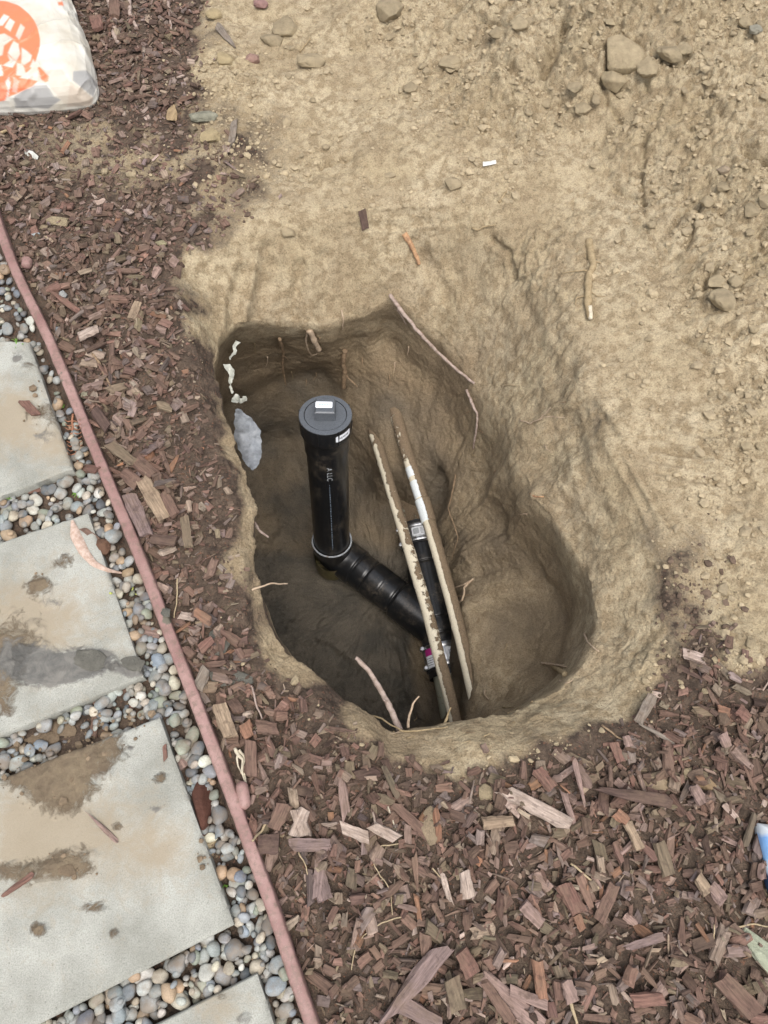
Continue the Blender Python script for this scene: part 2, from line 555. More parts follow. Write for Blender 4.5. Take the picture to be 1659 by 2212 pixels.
def mat_root(name, col, col2):
    s = MT(name, 0.85, 0.2)
    p = s.pos()
    n = s.noise(90, 5, 0.7, p)
    c = s.mix(s.ramp(n.outputs[0], [(0.4, 0.0), (0.62, 1.0)]), col, col2)
    return s.fin(c, s.bump(n.outputs[0], 0.002, 0.8))
M_RPALE = mat_root('pale_root', (0.45, 0.35, 0.25, 1), (0.34, 0.25, 0.17, 1))
M_RPINK = mat_root('pinkish_root', (0.40, 0.315, 0.265, 1), (0.25, 0.185, 0.15, 1))
M_RBROWN = mat_root('brown_root', (0.30, 0.21, 0.13, 1), (0.17, 0.12, 0.075, 1))
M_RORANGE = mat_root('peeled_orange_root', (0.50, 0.30, 0.16, 1), (0.26, 0.15, 0.09, 1))
M_RTAN = mat_root('tan_root', (0.35, 0.27, 0.16, 1), (0.24, 0.18, 0.10, 1))
M_STRAW = plain('straw', (0.36, 0.28, 0.17, 1), 0.7)
M_CUT = plain('cut_white_wood', (0.50, 0.44, 0.33, 1), 0.8)
M_WHITE = plain('white_sticker', (0.80, 0.82, 0.85, 1), 0.4, var=0.05)
M_INK = plain('grey_print', (0.16, 0.18, 0.2, 1), 0.5)
M_PRINT = plain('blue_grey_pipe_print', (0.15, 0.19, 0.24, 1), 0.5)
M_PURPLE = plain('magenta_label', (0.45, 0.03, 0.22, 1), 0.4)
M_STEEL = plain('brushed_steel', (0.55, 0.56, 0.57, 1), 0.3, metal=1.0, var=0.1, dirt=0.15)
M_RUBBER = plain('black_rubber', (0.02, 0.02, 0.022, 1), 0.6, dirt=0.2)
M_CEMENT = plain('grey_cement_bead', (0.28, 0.30, 0.32, 1), 0.5, dirt=0.15)
M_PLUG = plain('sky_sheen_black_plug', (0.085, 0.093, 0.103, 1), 0.40, 0.5, bump=0.0004, bs=300, var=0.3)  # black plastic lightened to blue-grey: the sky's reflection put into the colour
M_STONE = plain('field_stone', (0.30, 0.24, 0.17, 1), 0.9, bump=0.002, bs=70, var=0.3)
M_GREEN = plain('green_sprout', (0.16, 0.32, 0.05, 1), 0.6)

# ------------------------------------------------------------ the ground with the hole
ORG = P(830, 1275, -0.9)[:2]
NT = 1150
C1 = [(385,560,0),(520,482,0),(680,458,0),(850,435,0),(1010,455,0),(1130,530,0),(1205,660,0),(1262,820,0),(1335,980,-.01),(1410,1130,-.01),(1432,1300,-.01),(1425,1440,0),(1345,1540,0),(1220,1590,0),(1080,1612,0),(950,1628,0),(840,1628,0),(740,1560,0),(650,1490,0),(560,1422,0),(530,1330,0),(515,1220,0),(508,1120,0),(490,1030,0),(465,950,0),(440,860,0),(425,760,0),(395,650,0)]
C2 = [(472,735,-.10),(510,705,-.15),(600,705,-.20),(700,712,-.22),(790,690,-.24),(850,645,-.20),(930,725,-.27),(1010,812,-.30),(1065,880,-.26),(1095,980,-.26),(1135,1070,-.24),(1205,1150,-.20),(1256,1230,-.15),(1284,1320,-.12),(1264,1410,-.10),(1207,1480,-.10),(1100,1530,-.10),(980,1560,-.08),(905,1574,-.07),(845,1580,-.06),(780,1532,-.05),(700,1468,-.04),(622,1402,-.04),(580,1345,-.04),(560,1250,-.04),(550,1160,-.04),(554,1090,-.04),(535,1020,-.04),(505,945,-.04),(480,860,-.05),(462,785,-.07)]
C3 = [(455,850,-.42),(498,775,-.40),(600,745,-.38),(700,758,-.37),(780,740,-.38),(830,722,-.40),(900,800,-.46),(960,880,-.50),(1010,980,-.52),(1050,1080,-.52),(1104,1170,-.51),(1176,1255,-.48),(1226,1335,-.45),(1218,1420,-.42),(1168,1492,-.40),(1085,1548,-.38),(985,1595,-.33),(905,1610,-.38),(835,1610,-.4),(760,1570,-.4),(680,1510,-.4),(600,1435,-.4),(540,1360,-.45),(515,1250,-.45),(510,1150,-.45),(505,1080,-.45),(488,1000,-.45),(462,930,-.44)]
C4 = [(480,890,-.68),(575,840,-.64),(680,808,-.60),(760,822,-.57),(830,860,-.56),(900,940,-.61),(942,1010,-.64),(968,1100,-.67),(1000,1200,-.66),(1062,1280,-.60),(1122,1345,-.57),(1146,1415,-.54),(1115,1482,-.53),(1050,1530,-.55),(1000,1565,-.58),(930,1590,-.7),(860,1600,-.7),(780,1580,-.7),(690,1530,-.7),(610,1450,-.7),(550,1370,-.72),(522,1260,-.72),(512,1160,-.72),(508,1080,-.72),(492,1000,-.72),(485,940,-.70)]
C5 = [(525,1000,-.92),(590,950,-.88),(680,940,-.82),(760,960,-.78),(820,1005,-.70),(872,1050,-.71),(925,1110,-.82),(955,1200,-.80),(990,1290,-.64),(1002,1370,-.595),(1016,1440,-.58),(1028,1500,-.58),(1005,1560,-.66),(880,1580,-.95),(800,1575,-.97),(710,1525,-.97),(630,1440,-.97),(565,1360,-.97),(538,1270,-.97),(533,1180,-.97),(528,1080,-.95)]
C6 = [(610,1080,-.96),(680,1040,-.93),(760,1040,-.90),(830,1085,-.86),(880,1130,-.90),(912,1220,-.93),(935,1300,-.95),(955,1380,-.95),(955,1440,-.95),(920,1500,-.97),(860,1520,-.98),(780,1500,-.98),(700,1430,-.97),(650,1350,-.97),(620,1250,-.97),(608,1160,-.97)]
TH = np.linspace(-math.pi, math.pi, NT, endpoint=False)
# more columns where bare dirt shows (up and to the right)
dens = 1.0 + 0.9 * np.exp(-((TH - 0.95) / 0.9) ** 2)
cum = np.concatenate([[0], np.cumsum(dens)]); cum = cum / cum[-1]
TH = np.interp(np.linspace(0, 1, NT, endpoint=False), cum, np.concatenate([TH, [math.pi]]))

def ring(C):
    W = np.array([P(*c) for c in C])
    d = W[:, :2] - ORG
    t = np.arctan2(d[:, 1], d[:, 0]); r = np.hypot(d[:, 0], d[:, 1])
    o = np.argsort(t); t, r, z = t[o], r[o], W[o, 2]
    t = np.concatenate([t - 2 * math.pi, t, t + 2 * math.pi]); r = np.tile(r, 3); z = np.tile(z, 3)
    R, Z = np.interp(TH, t, r), np.interp(TH, t, z)
    k = np.exp(-0.5 * (np.arange(-14, 15) / 5.0) ** 2); k /= k.sum()
    f = lambda a: np.convolve(np.concatenate([a[-14:], a, a[:14]]), k, 'valid')
    return f(R), f(Z)
rings = [ring(c) for c in (C6, C5, C4, C3, C2, C1)]
circ = np.stack([np.cos(TH) * 2, np.sin(TH) * 2, np.zeros(NT)], 1)
for k, (amp, fr) in enumerate([(.010, 2.2), (.014, 2.5), (.016, 3.0), (.014, 3.2), (.007, 4.5), (.016, 2.5)]):
    R, Z = rings[k]
    rings[k] = (R + amp * fbm(circ, fr, 3, 40 + k), Z + 0.5 * amp * fbm(circ, fr, 2, 60 + k))
zc = -0.95
knR = [np.full(NT, 0.002)] + [r for r, z in rings]
knZ = [np.full(NT, zc)] + [z for r, z in rings]
cnt = [34, 32, 64, 62, 60, 70]
Rs, Zs = [], []
for a in range(6):
    t = np.linspace(0, 1, cnt[a], endpoint=False)[:, None]
    Rs.append(knR[a] * (1 - t) + knR[a + 1] * t); Zs.append(knZ[a] * (1 - t) + knZ[a + 1] * t)
rim = np.maximum(knR[6], 0.2)
for (r0, r1, n) in ((None, 1.95, 250), (1.95, 3.2, 16), (3.2, 14.0, 8)):
    t = np.linspace(0, 1, n, endpoint=False)[:, None]
    a = rim if r0 is None else np.full(NT, r0)
    Rs.append(a * (1 - t) + r1 * t); Zs.append(np.zeros((n, NT)))
RR, ZZ = np.concatenate(Rs), np.concatenate(Zs)
NR = len(RR)
k = np.exp(-0.5 * (np.arange(-12, 13) / 4.5) ** 2); k /= k.sum()
def smr(A):
    B = np.concatenate([np.repeat(A[:1], 12, 0), A, np.repeat(A[-1:], 12, 0)])
    return sum(k[i] * B[i:i + len(A)] for i in range(25))
RR, ZZ = smr(RR), smr(ZZ)
X = ORG[0] + RR * np.cos(TH); Y = ORG[1] + RR * np.sin(TH)
NIN = sum(cnt)

def outer_z(x, y):
    """relief of the surroundings: dug-out heap at the back right, gentle swells elsewhere"""
    z = np.zeros_like(x)
    for px, py, a, s in ((1290, 60, .15, .30), (1560, 140, .20, .30), (1640, 470, .13, .22), (1660, 760, .06, .18),
                         (1120, 110, .05, .16), (820, 30, .07, .12), (1330, 620, .035, .14), (1500, 820, .03, .15),
                         (1000, 330, .03, .15), (620, 380, -.015, .14), (960, 220, -.02, .08)):
        c = P(px, py, 0)
        z = z + a * np.exp(-((x - c[0]) ** 2 + (y - c[1]) ** 2) / (2 * s * s))
    return z
rn = np.clip((np.arange(NR)[:, None] - (NIN - 60)) / 90.0, 0, 1) * np.ones((1, NT))
ZZ = ZZ + outer_z(X, Y) * (rn * rn * (3 - 2 * rn))
Pg = np.stack([X, Y, ZZ], -1)
flat = Pg.reshape(-1, 3)
U, V_ = project(flat)
inner = (np.repeat(np.arange(NR), NT) < NIN - 66)
ring_i = np.repeat(np.arange(NR), NT)

# where each kind of ground lies
MULCH = [(-400,-400),(440,-400),(445,0),(425,110),(440,240),(560,410),(500,520),(395,575),(425,700),(450,800),(470,900),(500,1010),(528,1110),(525,1230),(545,1340),(600,1420),(700,1510),(790,1590),(850,1650),(1000,1668),(1150,1650),(1290,1590),(1400,1530),(1440,1470),(1465,1380),(1500,1335),(1555,1345),(1600,1430),(1800,1420),(2200,1400),(2200,3000),(-400,3000)]
mulch_sd = poly_sd(U, V_, MULCH)
lown = fbm(flat, 7, 3, 5)
mulch = sstep(-55, 40, mulch_sd + 60 * lown) * (~inner)
front = V_ > 500
# the trodden, dirt-smeared stretch of mulch between the bag and the edging
smear = np.clip(blob(U, V_, 250, 330, 260, 130, 0.25) + 0.7 * blob(U, V_, 470, 300, 90, 150) + .6 * blob(U, V_, 480, 480, 110, 60), 0, 1)
mulch = mulch * (1 - 0.62 * smear * sstep(-0.3, 0.35, lown + 0.15))
mulch = np.maximum(mulch, (~inner) * (0.72 * blob(U, V_, 1500, 1320, 95, 170) + .8 * blob(U, V_, 1555, 1420, 60, 60) + .42 * blob(U, V_, 1400, 1180, 34, 170, -.25) + .35 * blob(U, V_, 1300, 930, 22, 110, -.3) + .45 * blob(U, V_, 520, 330, 120, 160) + .5*blob(U, V_, 410, 620, 60, 100)) * (1 + lown))
mulch = np.clip(mulch, 0, 1)
wet_deep = np.zeros(len(flat))
FLOOR = ring_i < cnt[0] + cnt[1] + 26
wet_deep += FLOOR * sstep(-.84, -.93, flat[:, 2]) * 0.95 * sstep(1110, 1230, V_) * sstep(930, 860, U)
wet_deep += 0.9 * (ring_i < NIN) * blob(U, V_, 700, 1420, 190, 200)* (flat[:, 2] < -.85)
wet_deep = np.maximum(wet_deep, (.50 + .25 * sstep(800, 700, U)) * inner * sstep(-.36, -.80, flat[:, 2]))  # floor mud tone also blended up the walls with depth, more at left
wet_deep = np.clip(wet_deep + 0.35 * lown * (wet_deep > 0.05), 0, 1)
nearrim = sstep(-90, -10, poly_sd(U, V_, [(c[0], c[1]) for c in C1]))
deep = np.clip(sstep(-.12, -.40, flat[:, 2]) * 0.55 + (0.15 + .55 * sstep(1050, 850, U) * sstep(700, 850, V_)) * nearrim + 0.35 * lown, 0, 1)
# dark topsoil shows in the upper centimetres of the left and near rim
hum_in = inner * (flat[:, 2] > -.30) * sstep(-.15, -.02, flat[:, 2]) * sstep(14, -10, poly_sd(U, V_, [(440, 560), (700, 560), (1700, 700), (1700, 1560), (1150, 1560), (900, 1590), (840, 1560), (700, 1440), (610, 1380), (566, 1280), (548, 1120), (520, 980), (470, 800)]) + 22 * lown)
mulch = np.clip(np.maximum(mulch, .85 * hum_in), 0, 1)

# relief
rough = np.clip(1.0 * blob(U, V_, 1150, 60, 330, 190, 0.1) + blob(U, V_, 1560, 80, 300, 260) + blob(U, V_, 1640, 520, 170, 260)
                + .8 * blob(U, V_, 1080, 260, 240, 60, .3) + .75 * blob(U, V_, 1300, 330, 200, 40, .5) + .8 * blob(U, V_, 1560, 640, 90, 80) + .7 * blob(U, V_, 1200, 560, 100, 90)
                + .9 * blob(U, V_, 1600, 1000, 80, 160) + .8 * blob(U, V_, 1500, 1430, 160, 90) + .5 * blob(U, V_, 1620, 1240, 100, 90)
                + .6 * blob(U, V_, 520, 190, 110, 150) + .35 * blob(U, V_, 640, 330, 160, 90), 0, 1)
rough *= (1 - 0.85 * blob(U, V_, 1240, 340, 75, 70)) * (1 - 0.8 * blob(U, V_, 1340, 250, 90, 45, -.3))
rough = np.clip(rough + 0.25 * fbm(flat, 5, 2, 9), 0.04, 1) * (~inner)
x, y = flat[:, 0], flat[:, 1]
D = np.zeros(len(flat))
out = (~inner) & (RR.ravel() < 3.0)
idx = np.where(out)[0]
px_, py_ = x[idx] + 0.006 * perlin(flat[idx], 40, 3), y[idx] + 0.006 * perlin(flat[idx], 40, 8)
for cell, amp, sd in ((0.14, 0.014, 1), (0.060, 0.012, 2), (0.030, 0.0135, 3), (0.015, 0.0085, 4)):
    f1, f2, iv = worley(px_, py_, cell, sd)
    h = (1 - np.clip(f1 / 0.75, 0, 1) ** 2) * (0.25 + 0.9 * iv) * sstep(0.0, 0.16, f2 - f1)
    keep = sstep(0.35, 0.62, iv + 0.25 * rough[idx]) if cell > 0.03 else 1.0
    D[idx] += amp * (h - 0.2) * rough[idx] * keep * (1 - 0.8 * mulch[idx])
    # trampled dirt: broken flakes rather than lumps
    if 0.02 < cell < 0.08:
        D[idx] += 0.30 * amp * (iv - 0.5) * sstep(0.0, 0.1, f2 - f1) * (1 - rough[idx]) * (1 - mulch[idx])
f = flat[idx]
D[idx] += (0.012 * fbm(f, 6, 3, 21) + (0.0014 + .0045 * rough[idx]) * fbm(f, 22, 3, 25)) * (1 - 0.5 * mulch[idx])
r0 = np.clip(1 - np.abs(fbm(f, 13, 3, 30)) * 2.6, 0, 1)        # soft crests and creases
D[idx] += 0.005 * r0 * rough[idx] + 0.028 * rough[idx] * fbm(f, 6, 3, 140) - 0.0012 * sstep(.8, 1, r0) * (1 - rough[idx])
D[idx] += 0.0026 * fbm(f, 80, 4, 33, .6) * (0.38 + 1.6 * rough[idx]) + 0.004 * mulch[idx] * fbm(f, 60, 3, 36)
# finger and boot scrapes pressed into the soft dirt
for (ax, ay, bx, by, n, sp) in ((1390, 250, 1540, 190, 4, 22), (1420, 980, 1560, 1010, 5, 24), (1360, 470, 1420, 560, 3, 18), (1010, 455, 740, 475, 3, 12), (1300, 900, 1440, 1140, 1, 14)):
    L = math.hypot(bx - ax, by - ay); nx, ny = -(by - ay) / L, (bx - ax) / L
    for q in range(n):
        o = (q - n / 2) * sp
        d = line_d(U[idx], V_[idx] + 5 * lown[idx], [(ax + nx * o, ay + ny * o), (bx + nx * o, by + ny * o)])
        D[idx] += -0.005 * np.exp(-(d / 6.0) ** 2) + 0.0022 * np.exp(-((d - 11) / 4.0) ** 2)
# cracks and crevices of the heap
for (ax, ay, bx, by, w_, dp) in ((578,540,560,700,16,.010), (645,575,628,715,12,.008), (520,590,498,720,14,.010), (700,560,705,700,18,.006), (1120,600,1215,860,14,.004), (1290,880,1410,1130,9,.004), (1230,900,1300,1120,16,.004), (900,520,960,640,16,.006)):
    d = line_d(U[idx] + 8 * lown[idx], V_[idx], [(ax, ay), (bx, by)])
    D[idx] += -dp * np.exp(-(d / w_) ** 2) + dp * .6 * np.exp(-((d - w_ * 1.7) / (w_ * .6)) ** 2)
CRACKS = [[(1212,50),(1200,95),(1188,130),(1176,165)], [(1040,45),(1065,58),(1100,66)], [(1395,300),(1386,355),(1384,440)], [(1330,405),(1360,425),(1392,440)],
          [(1500,440),(1470,470),(1452,505)], [(1512,440),(1500,480),(1480,540)], [(1302,180),(1310,220),(1345,262)], [(1395,150),(1398,195)], [(1420,130),(1460,150),(1490,128)],
          [(1612,330),(1640,350),(1659,352)], [(1065,520),(1100,545),(1110,600)], [(690,352),(760,340)], [(1545,585),(1520,625)], [(1480,730),(1530,760)]]
for i, cpts in enumerate(CRACKS):
    d = line_d(U[idx] + 5 * lown[idx], V_[idx] + 4 * perlin(f, 40, 77), cpts)
    wdt = 13 if i in (0, 9) else 6
    D[idx] += -(0.05 if i in (0, 9) else 0.020) * np.exp(-(d / wdt) ** 2)
# walls and floor of the hole
ii = np.where(inner | ((ring_i < NIN + 10)))[0]
g = flat[ii]
w = sstep(NIN + 10, NIN - 60, ring_i[ii])
wallq = sstep(-.93, -.85, g[:, 2])
gs = g * np.array([1, 1, 0.8])
upw = sstep(-.34, -.24, g[:, 2])
D[ii] += w * wallq * (0.010 * fbm(g, 6.5, 2, 50) + (0.0030 - .0021 * upw) * fbm(gs, 16, 3, 53) + (0.0015 - .0006 * upw) * fbm(g, 75, 3, 57))
lowr = sstep(-.30, -.42, g[:, 2]) * wallq
cr = np.clip(1 - np.abs(fbm(g, 17, 3, 64)) * 3.0, 0, 1)
D[ii] += -0.0022 * w * lowr * cr ** 3
f1, f2, iv = worley(g[:, 0] + 0.3 * g[:, 2], g[:, 1] + 0.6 * g[:, 2], 0.05, 7)
D[ii] += w * lowr * 0.0030 * (iv - .4) * sstep(0, .2, f2 - f1)
# mud floor: smooth plates with cracked edges
fl = (1 - wallq)
D[ii] += fl * (0.010 * fbm(g, 9, 3, 70) + .0045 * fbm(g, 40, 4, 71)) + fl * .003 * (fbm(g, 110, 3, 72)) + fl * .0045 * (1 - np.clip(worley(g[:, 0], g[:, 1], .022, 14)[0] / .8, 0, 1) ** 2) + fl * .020 * (worley(g[:, 0] + .02 * fbm(g, 12, 2, 5), g[:, 1] + .02 * fbm(g, 12, 2, 6), .11, 9)[2] - .5) * sstep(1250, 1350, V_[ii])
for cp in ([(800,1310),(830,1380),(862,1420),(868,1470),(840,1505)], [(770,1300),(820,1350),(870,1375),(895,1430),(885,1480)], [(795,1500),(850,1510),(880,1490)]):
    d = line_d(U[ii], V_[ii], cp)
    D[ii] += -0.007 * np.exp(-(d / 4.0) ** 2) * (g[:, 2] < -.85) + 0.003 * np.exp(-((d - 12) / 8.0) ** 2) * (g[:, 2] < -.85)
fw1, fw2, fiv = worley(g[:, 0], g[:, 1], .035, 12)
D[ii] += fl * .012 * (1 - np.clip(fw1 / .8, 0, 1) ** 2) * (fiv > .45) * np.clip(blob(U[ii], V_[ii], 870, 1440, 60, 90) + blob(U[ii], V_[ii], 800, 1530, 110, 40) + .8 * blob(U[ii], V_[ii], 600, 1150, 60, 90) + .7 * blob(U[ii], V_[ii], 790, 1120, 70, 80), 0, 1)
D[ii] -= 0.035 * blob(U[ii], V_[ii], 900, 1540, 70, 40) * (g[:, 2] < -.8)
# ledge under the back wall and the small cave beside the right-hand pipe
D[ii] += -0.03 * blob(U[ii], V_[ii], 770, 770, 22, 40) * w
D[ii] += -0.05 * blob(U[ii], V_[ii], 940, 1045, 18, 40) * w

dP_r = np.gradient(Pg, axis=0)
dP_t = (np.roll(Pg, -1, 1) - np.roll(Pg, 1, 1))
Nn = np.cross(dP_r, dP_t)
Nn /= np.linalg.norm(Nn, axis=2)[..., None] + 1e-12
sgn = np.sign(Nn[NIN + 120, :, 2].mean()); Nn *= sgn
for _ in range(2):
    Nn = (Nn + np.roll(Nn, 1, 1) + np.roll(Nn, -1, 1)); Nn[1:-1] = Nn[1:-1] + Nn[2:] + Nn[:-2]
Nn /= np.linalg.norm(Nn, axis=2)[..., None] + 1e-12
Pd = Pg + Nn * D.reshape(NR, NT)[..., None]
# bed of the pebbles lies a little lower
BARL = [(-60, 330), (0, 498), (36, 590), (107, 740), (178, 905), (262, 1110), (389, 1426), (505, 1740), (590, 1965), (672, 2212), (730, 2370)]
PATH = [(p_[0] - 14, p_[1]) for p_ in BARL] + [(730, 3000), (-900, 3000), (-900, 330)]
path_m = sstep(-4, 10, poly_sd(U, V_, PATH)) * (~inner)
Pd[..., 2] -= (0.020 * path_m).reshape(NR, NT)
i, j = np.meshgrid(np.arange(NR - 1), np.arange(NT), indexing='ij')
j2 = (j + 1) % NT
Q = np.stack([i * NT + j, (i + 1) * NT + j, (i + 1) * NT + j2, i * NT + j2], -1).reshape(-1, 4)
GV = Pd.reshape(-1, 3)
GV = np.concatenate([GV, [[ORG[0], ORG[1], GV[:NT, 2].mean()]]])
tr = [(NT * NR, k_, (k_ + 1) % NT) for k_ in range(NT)]
me = mesh_np('ground', GV, Q, M_SOIL, True, tr)
mulch_c = np.maximum(mulch, path_m * 0.85)
soilc = np.stack([mulch_c, wet_deep, deep], 1)
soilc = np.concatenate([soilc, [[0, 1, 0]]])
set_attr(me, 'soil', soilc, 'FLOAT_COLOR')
ground = link('ground', me, kind='structure')
ground_bvh = BVHTree.FromPolygons(GV.tolist(), Q.tolist() + tr)
BVHS = [ground_bvh]

def hit(px, py, only_ground=False):
    d = Vector(ray(px, py)).normalized()
    best = None
    for b in (BVHS[:1] if only_ground else BVHS):
        r = b.ray_cast(Vector(CAMP), d)
        if r[0] is not None and (best is None or r[3] < best[3]): best = r
    return best[0], (best[1] if best[1].dot(d) < 0 else -best[1]), best[3]

# ------------------------------------------------------------ height grid for settling loose pieces
GX0, GY0, GC = -1.5, -0.55, 0.003
GW, GH = int(3.0 / GC), int(3.3 / GC)
Hm = np.full((GH, GW), np.nan)
o_ = np.where((~inner) & (np.abs(GV[:-1, 0]) < 1.49) & (GV[:-1, 1] < 2.7) & (GV[:-1, 1] > -.54))[0]
gi = ((GV[o_, 1] - GY0) / GC).astype(int); gj = ((GV[o_, 0] - GX0) / GC).astype(int)
Hm[gi, gj] = GV[o_, 2]
for _ in range(14):
    nanm = np.isnan(Hm)
    if not nanm.any(): break
    acc = np.zeros_like(Hm); c_ = np.zeros_like(Hm)
    for dy, dx in ((0, 1), (0, -1), (1, 0), (-1, 0)):
        s_ = np.roll(Hm, (dy, dx), (0, 1)); ok = ~np.isnan(s_)
        acc[ok] += s_[ok]; c_[ok] += 1
    f_ = nanm & (c_ > 0)
    Hm[f_] = acc[f_] / c_[f_]
_cy, _cx = np.meshgrid(GY0 + (np.arange(GH) + .5) * GC, GX0 + (np.arange(GW) + .5) * GC, indexing='ij')
_t = np.arctan2(_cy - ORG[1], _cx - ORG[0]); _r = np.hypot(_cy - ORG[1], _cx - ORG[0])
_rl = np.interp(_t.ravel(), TH, rings[5][0] - .012, period=2 * math.pi).reshape(GH, GW)
HOLE = np.isnan(Hm) | (_r < _rl)
Hm = np.where(HOLE, -9.0, Hm)

_gx, _gy = np.meshgrid(np.linspace(-.42, .42, 5), np.linspace(-.38, .38, 3))
_gx, _gy = _gx.ravel(), _gy.ravel()
def settle(x, y, ang, L, W, T, jit, follow=0.8, sink=0.3):
    """rest a flat piece on whatever lies below; returns (z, slope_u, slope_v) or None"""
    c, s = math.cos(ang), math.sin(ang)
    lx, ly = _gx * L, _gy * W
    wx, wy = x + lx * c - ly * s, y + lx * s + ly * c
    I = ((wy - GY0) / GC).astype(int); J = ((wx - GX0) / GC).astype(int)
    if I.min() < 0 or J.min() < 0 or I.max() >= GH or J.max() >= GW: return None
    h = Hm[I, J]
    bad = h < -5
    if bad[7] or bad.sum() > 5: return None
    if bad.any(): h = np.where(bad, h[~bad].mean(), h)
    su = (h @ lx) / (lx @ lx); sv = (h @ ly) / (ly @ ly)
    su = max(-.7, min(.7, su * follow + jit[0])); sv = max(-.8, min(.8, sv * follow + jit[1]))
    res = h - lx * su - ly * sv
    z = (1 - sink) * np.percentile(res, 85) + sink * res.mean() + T * 0.5
    n = max(3, int(L / GC * 1.1)); m = max(3, int(W / GC * 1.1))
    a, b = np.meshgrid(np.linspace(-.47, .47, n), np.linspace(-.45, .45, m))
    a, b = a.ravel() * L, b.ravel() * W
    I = ((y + a * s + b * c - GY0) / GC).astype(int); J = ((x + a * c - b * s - GX0) / GC).astype(int)
    ok = (I >= 0) & (J >= 0) & (I < GH) & (J < GW)
    ok &= Hm[np.clip(I, 0, GH - 1), np.clip(J, 0, GW - 1)] > -5
    if not ok.any(): return z, su, sv
    I, J = I[ok], J[ok]
    Hm[I, J] = np.maximum(Hm[I, J], (z + a * su + b * sv + T * .5)[ok])
    return z, su, sv

# ------------------------------------------------------------ concrete slabs
def slab(corners, mudf, label, bid):
    """corners: 4 picture points (far-left, far-right, near-right, near-left); far-left/near-left may run out of view"""
    z = 0.012
    A, B, C, Dd = [P(cx, cy, z)[:2] for cx, cy in corners]
    nu, nv = 150, 150
    t, s_ = np.meshgrid(np.linspace(0, 1, nu), np.linspace(0, 1, nv), indexing='ij')   # t: left to right, s: far to near
    P2 = (A * (1 - t)[..., None] + B * t[..., None]) * (1 - s_)[..., None] + (Dd * (1 - t)[..., None] + C * t[..., None]) * s_[..., None]
    pts = np.concatenate([P2.reshape(-1, 2), np.full((nu * nv, 1), z)], 1)
    u, v = project(pts)
    brown, film, grey = mudf(u, v, pts)
    n1 = fbm(pts, 30, 4, 80 + bid)
    thick = sstep(.42, .62, brown + .35 * n1) * (0.003 + 0.004 * np.clip(fbm(pts, 55, 3, 90) + .4, 0, 1.5)) + sstep(.4, .6, grey + .3 * n1) * (0.003 + 0.003 * np.clip(fbm(pts, 45, 3, 95) + .3, 0, 1))
    pts[:, 2] += 0.0008 * fbm(pts, 25, 3, 99) + thick
    # rounded, slightly chipped arris
    e = np.minimum(np.minimum(t, 1 - t) * nu, np.minimum(s_, 1 - s_) * nv).ravel()
    pts[:, 2] -= 0.004 * np.clip(1 - e / 2.2, 0, 1) ** 2 * (1 + 0.6 * fbm(pts, 60, 2, 3))
    bi = np.concatenate([np.arange(nv), np.arange(1, nu) * nv + nv - 1, (nu - 1) * nv + np.arange(nv - 2, -1, -1), np.arange(nu - 2, 0, -1) * nv])
    low = pts[bi].copy(); low[:, 2] = z - 0.045
    V = np.concatenate([pts, low])
    i, j = np.meshgrid(np.arange(nu - 1), np.arange(nv - 1), indexing='ij')
    q = np.stack([i * nv + j, i * nv + j + 1, (i + 1) * nv + j + 1, (i + 1) * nv + j], -1).reshape(-1, 4)
    nb = len(bi); kk = np.arange(nb); k2 = (kk + 1) % nb
    sq = np.stack([bi[kk], nu * nv + kk, nu * nv + k2, bi[k2]], 1)
    q = np.concatenate([q, sq])
    me = mesh_np('paving_slab', V, q, M_SLAB, True)
    sharp(me, 50)
    col = np.zeros((len(V), 3)); col[:nu * nv, 0] = brown; col[:nu * nv, 1] = film; col[:nu * nv, 2] = grey
    set_attr(me, 'mud', col, 'FLOAT_COLOR')
    BVHS.append(BVHTree.FromPolygons(V.tolist(), q.tolist()))
    c = V[:nu * nv].mean(0)
    # slabs block loose pieces
    I = ((pts[:, 1] - GY0) / GC).astype(int); J = ((pts[:, 0] - GX0) / GC).astype(int)
    ok = (I > 2) & (J > 2) & (I < GH - 3) & (J < GW - 3)
    for dy in (0,):
        for dx in (0,):
            Hm[I[ok] + dy, J[ok] + dx] = -9.0
    o = add_thing_mesh('paving_slab', me, (c[0], c[1], z - .045), label, 'paving slab', 'concrete paving slabs of the path')
    return o
def ext(B, q, z=.012, L=.62):
    """picture point reached by running from B through q for L metres"""
    b, e = P(B[0], B[1], z), P(q[0], q[1], z)
    d = (e - b) / np.linalg.norm(e - b)
    u, v = project(b + d * L)
    return float(u), float(v)
def mA(u, v, p):
    return (.55 * blob(u, v, 100, 900, 60, 40) + .4 * blob(u, v, 60, 790, 30, 22), .75 * blob(u, v, 20, 900, 70, 60) + .5 * blob(u, v, 120, 960, 60, 40) + .3, .62 * blob(u, v, 38, 775, 26, 18) + .55 * blob(u, v, 100, 945, 40, 24) + .4 * blob(u, v, 0, 1060, 40, 20))
def mB(u, v, p):
    return (.8 * blob(u, v, 88, 1265, 34, 26) + .6 * blob(u, v, 140, 1215, 30, 24) + .5 * blob(u, v, 40, 1370, 90, 70) + .75 * blob(u, v, 0, 1480, 60, 90) + .55 * blob(u, v, 230, 1440, 50, 20) + .9*blob(u, v, 150, 1560, 130, 20, -.4),
            .65 * blob(u, v, 60, 1350, 120, 90) + .3, 1.0 * blob(u, v, 120, 1445, 90, 40) + .9 * blob(u, v, 205, 1428, 45, 30) + .8 * blob(u, v, 285, 1450, 32, 20) + .6 * blob(u, v, 30, 1420, 80, 60) + .5 * blob(u, v, 110, 1300, 40, 22))
